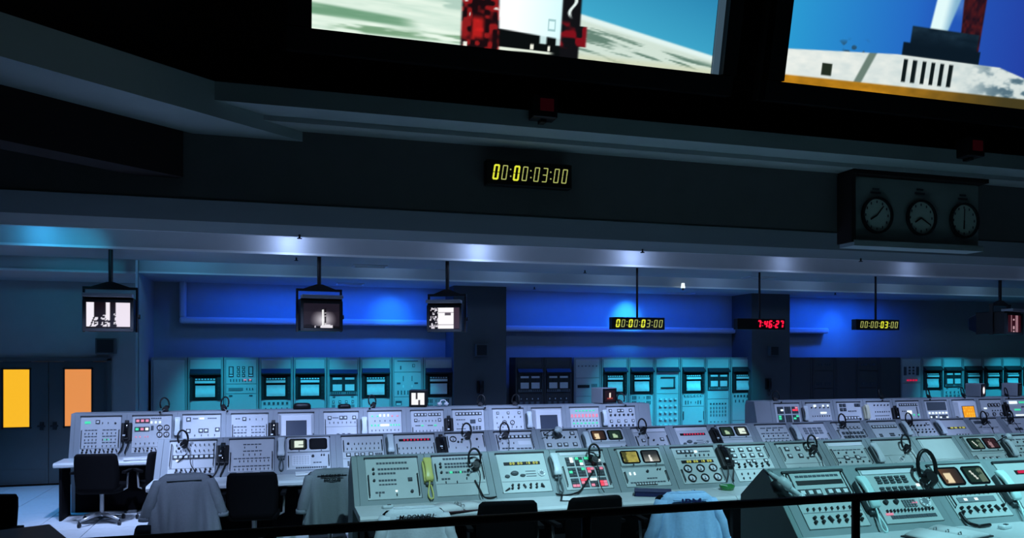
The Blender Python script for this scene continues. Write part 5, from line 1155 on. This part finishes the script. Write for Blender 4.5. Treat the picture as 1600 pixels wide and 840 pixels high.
small_monitor(1594, 'small grey monitor at right end of right ridge', lambda s, t: (20, 20, 24), 0.26, 0.24, R(28), 'silver_box')
for px, lb, w_, h_ in ((472, 'low dark rounded desk box on rear ridge above grey screen', 0.24, 0.085), (538, 'low dark rounded desk box on rear ridge before twin recorders', 0.18, 0.06)):
    rx, _ = ray(px, 0); Y = RA.Y + 0.1; b = MB(); b.loft([[(a, c, z) for a, c in rrect(w_ / 2 * k, 0.07 * k, 5, .7)] for z, k in ((0, 1), (h_ * .6, 1), (h_ * .9, .85), (h_, .6))], 'black')
    b.box((0, -0.05, h_ * .5), (w_ * .5, 0.05, h_ * .2), 'dark'); o = b.build('desk_box'); o.location = (rx * Y, Y, 1.378); tag(o, lb, 'box', 'dark desk boxes on rear ridge')
rx, _ = ray(692, 0); Y = RA.Y + 0.1; t = thing('white_headset', 'white headset lying on rear ridge left of the column', 'headset', (rx * Y, Y, 1.385))
for x in (-0.05, 0.05): b = MB(); b.ball((x, 0, 0.03), 0.035, 'panel_white', None, 10, 6, (1.1, 1, .8)); b.build('ear_cup', t)
b = MB(); b.tube([(-0.05, 0, 0.04), (-0.02, 0.03, 0.08), (0.03, 0.03, 0.09), (0.06, 0, 0.05)], 0.01, 'panel_white'); b.build('headband', t)

# ------------------------------------------------------------------ chairs
def make_chair(loc, rz, label, top=0.86, w_=0.5, arms=True):
    t = thing('office_chair', label, 'chair', loc, rz, 'black office chairs')
    b = MB(); rings = []
    for z, k, y in ((0.40, .84, -0.19), (0.46, .96, -0.20), (0.6, 1, -0.215), (top - 0.1, .98, -0.24), (top - 0.025, .94, -0.25), (top, .84, -0.252)):
        rings.append([(a, y + c + 0.06 * (a / (w_ / 2)) ** 2, z) for a, c in rrect(w_ / 2 * k, 0.045, 5, .9)])
    b.loft(rings, 'chair_black'); b.build('backrest', t)
    b = MB(); b.loft([[(a, 0.03 + c, z) for a, c in rrect(0.25 * k, 0.23 * k, 5, .35)] for z, k in ((0.38, .9), (0.40, 1), (0.45, 1), (0.47, .93))], 'chair_black'); b.build('seat', t)
    if arms:
        for s in (-1, 1):
            b = MB(); b.box((s * 0.29, 0.0, 0.625), (0.05, 0.26, 0.03), 'chair_black'); b.tube([(s * 0.24, 0.0, 0.40), (s * 0.285, 0.0, 0.42), (s * 0.29, 0.02, 0.61)], 0.013, 'steel'); b.build('armrest', t, 0.006)
    b = MB(); b.cyl((0, 0, 0.09), 0.025, 0.30, 'steel', None, 12); b.build('column', t)
    for k in range(4):
        a = R(45 + 90 * k + 12); e = (0.30 * math.cos(a), 0.30 * math.sin(a))
        b = MB(); b.tube([(0, 0, 0.12), (e[0] * .5, e[1] * .5, 0.105), (e[0], e[1], 0.075)], [0.024, 0.020, 0.014], 'steel'); g = b.build('base_leg', t)
        b = MB(); b.cyl((0, 0, -0.014), 0.03, 0.028, 'black', Matrix.Translation((e[0], e[1], 0.03)) @ Matrix.Rotation(R(90), 4, 'Y'), 12); b.cyl((e[0], e[1], 0.05), 0.008, 0.03, 'black', None, 6); b.build('caster', g)
    return t
def at_y(px, Y): return ray(px, 0)[0] * Y
def chair_at(px, Y, rz, label, **k): return make_chair((at_y(px, Y), Y + 0.25, ZF), rz, label, **k)
chair_at(152, 10.25, R(-8), 'black office chair with star base at the rearmost row desk')
chair_at(250, 10.35, R(25), 'black office chair at the rearmost row beside the second row end')
chair_at(288, 8.1, R(6), 'black chair under the dark grey jacket at second row left end')
chair_at(396, 8.15, R(-4), 'bare black chair at the second row between two jackets')
chair_at(518, 8.05, R(2), 'black chair under the grey jacket left of the third row')
chair_at(648, 5.9, R(0), 'black chair under the white jacket with lettering', top=0.845)
chair_at(800, 5.95, R(-5), 'bare black chair at third row right of the white jacket')
chair_at(932, 5.95, R(4), 'bare black chair at third row left of the blue jacket')
chair_at(1072, 5.9, R(-3), 'black chair under the light blue jacket', top=0.85)

# ------------------------------------------------------------------ jackets over chair backs
def jacket(px, Y, rz, mk, label, sh, hem, drop, lines, seed, lettersize=0.06, sl=0.36, top=0.885):
    t = thing('jacket', label, 'jacket', (at_y(px, Y), Y, ZF), rz, 'jackets hung on chairs')
    n = 56; rings = []
    rnd = random.Random(seed); ph = [rnd.uniform(0, 6) for _ in range(4)]
    lv = 16
    for j in range(lv + 1):
        f = j / lv; z = top - drop * f
        k = min(1.0, f / 0.12); a = sh * (0.70 + 0.30 * math.sqrt(k)) if f < 0.12 else sh + (hem - sh) * ((f - 0.12) / 0.88) ** 0.9
        bd = 0.045 + 0.03 * min(1, f * 6) + 0.035 * f
        ring = []
        for i in range(n):
            th = 2 * math.pi * i / n; ct, s_ = math.cos(th), math.sin(th)
            x = a * math.copysign(abs(ct) ** 0.7, ct); y = bd * math.copysign(abs(s_) ** 0.6, s_)
            am = 0.002 + 0.07 * max(0, f - 0.14)
            fo = am * (1.7 * (abs(math.sin(x * 13 + ph[0] + f * 0.7)) - 0.5) + 0.6 * math.sin(x * 52 + ph[1] - f * 2) + 0.4 * math.sin(th * 5 + ph[2]))
            hz = 0.012 * math.sin(x * 18 + ph[3]) * max(0, f - 0.9) * 10
            ay = abs(y) + fo; ay = max(ay, min(abs(y), 0.062)) if abs(s_) > 0.25 else ay
            ring.append((x, math.copysign(ay, s_), z + hz))
        rings.append(ring)
    b = MB(); b.loft(rings, mk, None, False); vs0 = rings[0]; b.add(vs0, [tuple(range(n))[::-1]], mk)
    o = b.build('jacket_body', t); m = o.modifiers.new('cloth', 'SOLIDIFY'); m.thickness = 0.006
    b = MB(); cr = []
    for k in range(15):
        a_ = R(-200 + 220 * k / 14); cr.append((0.085 * math.cos(a_), 0.03 + 0.05 * math.sin(a_), top - 0.01 + 0.012 * math.sin(a_ * 2)))
    b.tube(cr, 0.016, mk); b.build('collar', t)
    for s in (-1, 1):
        b = MB(); rs = []
        for j in range(9):
            f = j / 8; cx = s * (sh * 0.93 + (hem - sh + 0.02) * f ** 0.8); cy = -0.005 - 0.03 * math.sin(f * 3); z = top - 0.05 - sl * f
            rs.append([(cx + (0.05 + 0.012 * f) * math.cos(2 * math.pi * q / 16) * (1 + .1 * math.sin(q * 1.9 + j)), cy + (0.06) * math.sin(2 * math.pi * q / 16) + 0.006 * math.sin(j * 2.2 + q), z) for q in range(16)])
        b.loft(rs, mk, None, True); sv = b.build('sleeve', t)
        b = MB(); cx = s * (sh * 0.93 + (hem - sh + 0.02)); rs = [[(cx + 0.066 * k_ * math.cos(2 * math.pi * q / 16), -0.01 + 0.066 * k_ * math.sin(2 * math.pi * q / 16), top - 0.05 - sl + dz_) for q in range(16)] for dz_, k_ in ((0.03, 1), (-0.01, 1))]
        b.loft(rs, mk); b.build('cuff', sv)
    b = MB(); b.box((0, -0.083, top - 0.045), (sh * 1.3, 0.012, 0.012), mk); b.build('yoke_seam', t, 0.004)
    for q, (tx, wd, dz_) in enumerate(lines):
        text_obj('lettering', tx, lettersize, 'black' if mk != 'coat_blue' else 'navy', t, Matrix.Translation((0, -0.101, top - dz_)) @ Matrix.Rotation(R(90), 4, 'X'), 0.25 if tx == 'McDONNELL' and mk == 'coat_white' else 0, 0.004, wd)
    return t
jacket(288, 8.1, R(6), 'coat_grey', 'dark grey jacket draped on chair at second row left end', 0.235, 0.33, 0.56, (), 1)
jacket(518, 8.05, R(2), 'coat_grey', 'grey jacket with faint dark lettering left of third row', 0.22, 0.275, 0.55, (('McDONNELL', 0.22, 0.05), ('DOUGLAS', 0.16, 0.09)), 2, 0.035)
jacket(648, 5.9, R(0), 'coat_white', 'white jacket with black lettering on chair at third row', 0.23, 0.29, 0.6, (('McDONNELL', 0.27, 0.05),), 3, 0.046, top=0.868)
jacket(1072, 5.9, R(-3), 'coat_blue', 'light blue jacket with dark three letter logo at third row', 0.235, 0.33, 0.62, (('IBM', 0.17, 0.066),), 4, 0.085, top=0.872)

# ------------------------------------------------------------------ things on the worktops
def on_desk(px, py, dz=0.0):
    z = 0.82 + dz + 0.001; rx, rz = ray(px, py); Y = (z - 2.1) / rz; return (rx * Y, Y, z)
def book_open(px, py, label, rz, w_, d_, cover, dz=0.0):
    t = thing('open_binder', label, 'binder', on_desk(px, py, dz), rz, 'open binders')
    b = MB(); b.box((0, 0, 0.004), (w_ * 2 + 0.06, d_ + 0.03, 0.008), cover); b.build('cover', t)
    for s in (-1, 1):
        b = MB(); n = 8; vs = []
        for i in range(n + 1):
            f = i / n; x = s * (0.012 + w_ * f); z = 0.010 + 0.028 * math.sin(math.pi * min(1, f * 0.9 + 0.1)) * (1 - 0.4 * f) + 0.008
            for y in (-d_ / 2, d_ / 2): vs += [(x, y, 0.008), (x, y, z)]
        fs = []
        for i in range(n):
            o_ = i * 4; fs += [(o_ + 1, o_ + 3, o_ + 7, o_ + 5), (o_, o_ + 1, o_ + 5, o_ + 4), (o_ + 2, o_ + 6, o_ + 7, o_ + 3)]
        fs += [(0, 2, 3, 1), (n * 4, n * 4 + 1, n * 4 + 3, n * 4 + 2)]
        b.add(vs, fs, 'paper', None, True); b.build('pages', t)
    b = MB()
    for y in (-d_ * 0.3, 0, d_ * 0.3): b.tube([(-0.02, y, 0.02), (-0.012, y, 0.045), (0.012, y, 0.045), (0.02, y, 0.02)], 0.004, 'steel')
    b.build('rings', t)
book_open(718, 794, 'open ring binder with white pages right of the yellow telephone', R(8), 0.21, 0.25, 'maroon')
book_open(1480, 838, 'open binder with white pages on the nearest worktop', R(14), 0.23, 0.27, 'dark', 0.13)
def sheet(px, py, label, rz, w_, d_, base, th=0.004, dz=0.0):
    t = thing('paper_pad', label, 'paper', on_desk(px, py, dz), rz, 'papers on the worktops')
    if base: b = MB(); b.box((0.0, 0.0, 0.003), (w_ + 0.04, d_ + 0.03, 0.006), base); b.build('backing_board', t)
    b = MB(); b.box((0, 0, 0.006 + th / 2), (w_, d_, th), 'paper'); s_ = b.build('sheets', t)
    b = MB(); b.box((0, 0, 0.0065 + th), (w_ * 0.4, 0.008, 0.001), 'ink'); b.build('writing', s_)
sheet(900, 779.5, 'white paper pad on dark board below the red and green console', R(-22), 0.24, 0.2, 'dark')
sheet(222, 717, 'white papers on rearmost worktop beside the black chair', R(10), 0.42, 0.22, None, 0.012)
sheet(487, 741, 'white papers on second row worktop beside the grey jacket', R(0), 0.34, 0.16, None, 0.02)
sheet(388, 742, 'grey folder standing on second row worktop above bare chair', R(0), 0.24, 0.10, 'grey_mid', 0.03)
t = thing('blue_binder', 'closed dark blue binder on third row worktop left of blue jacket', 'binder', on_desk(1020, 773), R(-26))
b = MB()
for z in (0.004, 0.044): b.box((0, 0, z), (0.34, 0.20, 0.005), 'navy')
b.box((0, 0.1, 0.024), (0.34, 0.005, 0.045), 'navy'); b.build('cover', t, 0.002)
b = MB(); b.box((0, -0.005, 0.024), (0.32, 0.18, 0.034), 'navy'); b.build('page_block', t)
t = thing('ashtray', 'green glass ashtray on third row worktop near the wedge end panel', 'ashtray', on_desk(1136, 764.5))
b = MB(); n = 22; prof = ((0.0, 0.0), (0.062, 0.0), (0.076, 0.042), (0.066, 0.046), (0.054, 0.018), (0.0, 0.014))
b.loft([[(r_ * math.cos(2 * math.pi * k / n), r_ * math.sin(2 * math.pi * k / n), z + (0.004 * math.sin(k * 2 * math.pi * 4 / n) if z > 0.03 else 0)) for k in range(n)] for r_, z in prof], 'green_glass', None, False); b.build('bowl', t)
b = MB(); b.tube([(-0.06, 0.02, 0.047), (0.02, 0.03, 0.03)], 0.005, 'paper'); b.build('cigarette', t)
for px, py, lb, mk, dz in ((606, 793, 'small pale lighter on third row worktop at the left end', 'phone_grey', 0), (1082, 770, 'small white object on worktop behind the blue jacket', 'panel_white', 0), (1570, 825, 'small grey box on nearest worktop right of the binder', 'phone_grey', .13)):
    b = MB(); b.loft([[(a, c, z) for a, c in rrect(0.05 * k, 0.025 * k, 4, .6)] for z, k in ((0, .92), (0.006, 1), (0.018, 1), (0.024, .9))], mk); b.box((0.012, 0, 0.026), (0.03, 0.02, 0.006), 'bezel')
    o = b.build('desk_item'); o.location = on_desk(px, py, dz); o.rotation_euler = (0, 0, R(12)); tag(o, lb, 'desk item', 'small items on worktops')
# loose cables from headsets along the worktop backs
def cable(pts, label, r_=0.009):
    b = MB(); P_ = [Vector(p) for p in pts]; out = []
    for k in range(len(P_) - 1):
        for j in range(8): out.append(P_[k].lerp(P_[k + 1], j / 8))
    out.append(P_[-1])
    for _ in range(6): out = [out[0]] + [(out[i - 1] + out[i] * 2 + out[i + 1]) / 4 for i in range(1, len(out) - 1)] + [out[-1]]
    b.tube([tuple(p) for p in out], r_, 'black'); tag(b.build('headset_cable'), label, 'cable', 'headset cables')
def dk(px, py, dz=0): x, y, z = on_desk(px, py, dz); return (x, y, z + 0.012)
cable([pp(RC, 742, 750), pp(RC, 750, 765), dk(756, 779), dk(768, 779.5), dk(780, 777), pp(RC, 797, 762)], 'black headset cable curling from third row headset to yellow strip console')
cable([pp(RC, 927, 735), pp(RC, 915, 755), pp(RC, 907, 767), dk(895, 774), dk(878, 776), dk(864, 771.5), pp(RC, 846, 758)], 'black headset cable crossing below the red and green key blocks')
cable([pp(RD, 1500, 800), pp(RD, 1508, 812), dk(1516, 821, .13), dk(1530, 824.5, .13), dk(1547, 822, .13)], 'black coiled cable on nearest worktop below tan screen', 0.012)
cable([pp(RB, 292, 708), pp(RB, 280, 720), dk(254, 745)], 'black cable at the left end of the second row', 0.006)

def lp(px, py, l): return Vector(pp(RD, px, py, l))
t = thing('desk_microphone', 'large grey microphone lying aslant the nearest console left end', 'microphone', (0, 0, 0), 0, 'grey microphones on consoles')
A_, B_ = lp(1206, 742, 0.06), lp(1252, 776, 0.04)
b = MB(); b.tube([tuple(A_.lerp(B_, k)) for k in (0.18, 0.24, 0.34, 0.55, 0.62)], [0.02, 0.036, 0.044, 0.040, 0.024], 'phone_grey', None, 14); b.build('body', t)
b = MB(); b.tube([tuple(A_.lerp(B_, k)) for k in (-0.12, 0.0, 0.2)], [0.010, 0.018, 0.022], 'phone_grey', None, 10); b.build('neck', t)
b = MB(); b.tube([tuple(A_.lerp(B_, k)) for k in (0.6, 0.8, 1.0)], [0.022, 0.020, 0.018], 'phone_grey', None, 10); b.build('stem', t)
b = MB(); b.ball(tuple(B_), 0.028, 'phone_grey', None, 12, 8); b.build('head', t)
C_ = lp(1216, 762, 0.028); b = MB(); b.tube([tuple(lp(1208, 752, 0.03)), tuple(C_), tuple(lp(1230, 772, 0.022))], [0.03, 0.045, 0.018], 'dark', None, 12); b.build('base', t)
b = MB(); b.tube([tuple(lp(1193, 733, 0.03)), tuple(lp(1200, 740, 0.06)), tuple(A_.lerp(B_, 0.1))], 0.007, 'dark'); b.build('cable', t)
# ------------------------------------------------------------------ audience side: handrail, table and chairs
t = thing('handrail', 'black metal handrail crossing in front of the console rows', 'railing', (0, 3.3, 0))
zr = 2.1 - 250.5 / 1230 * (3.3 / CS)
b = MB(); b.tube([(-3.5, 0, zr), (8, 0, zr)], 0.0205, 'rail_black', None, 14); b.build('top_rail', t)
for px in (916, 1337, 420):
    x = ray(px, 0)[0] * 3.3; b = MB(); b.tube([(x, 0, ZF), (x, 0, zr)], 0.021, 'rail_black', None, 12); b.build('post', t)
b = MB(); b.tube([(-3.5, 0, 0.35), (8, 0, 0.35)], 0.018, 'rail_black', None, 10); b.build('lower_rail', t)
x, y, z = on_desk(78, 817)
t = thing('side_table', 'dark brown table corner at the lower left', 'table', (x, y, ZF), R(24))
b = MB(); b.box((-0.8, -0.3, z - ZF - 0.03), (1.6, 0.6, 0.05), 'wood_dark'); b.build('table_top', t, 0.008)
for lx, ly in ((-0.06, -0.06), (-1.54, -0.06), (-0.06, -0.54), (-1.54, -0.54)): b = MB(); b.box((lx, ly, (z - ZF - 0.05) / 2), (0.06, 0.06, z - ZF - 0.05), 'dark'); b.build('leg', t)
make_chair((at_y(-40, 7.2), 7.2, ZF), R(165), 'black chair behind the dark table at the left edge', top=0.87, w_=0.46)
make_chair((at_y(166, 5.8), 5.8, ZF), R(98), 'black chair seen edge on beside the dark grey jacket', top=0.83, w_=0.42)
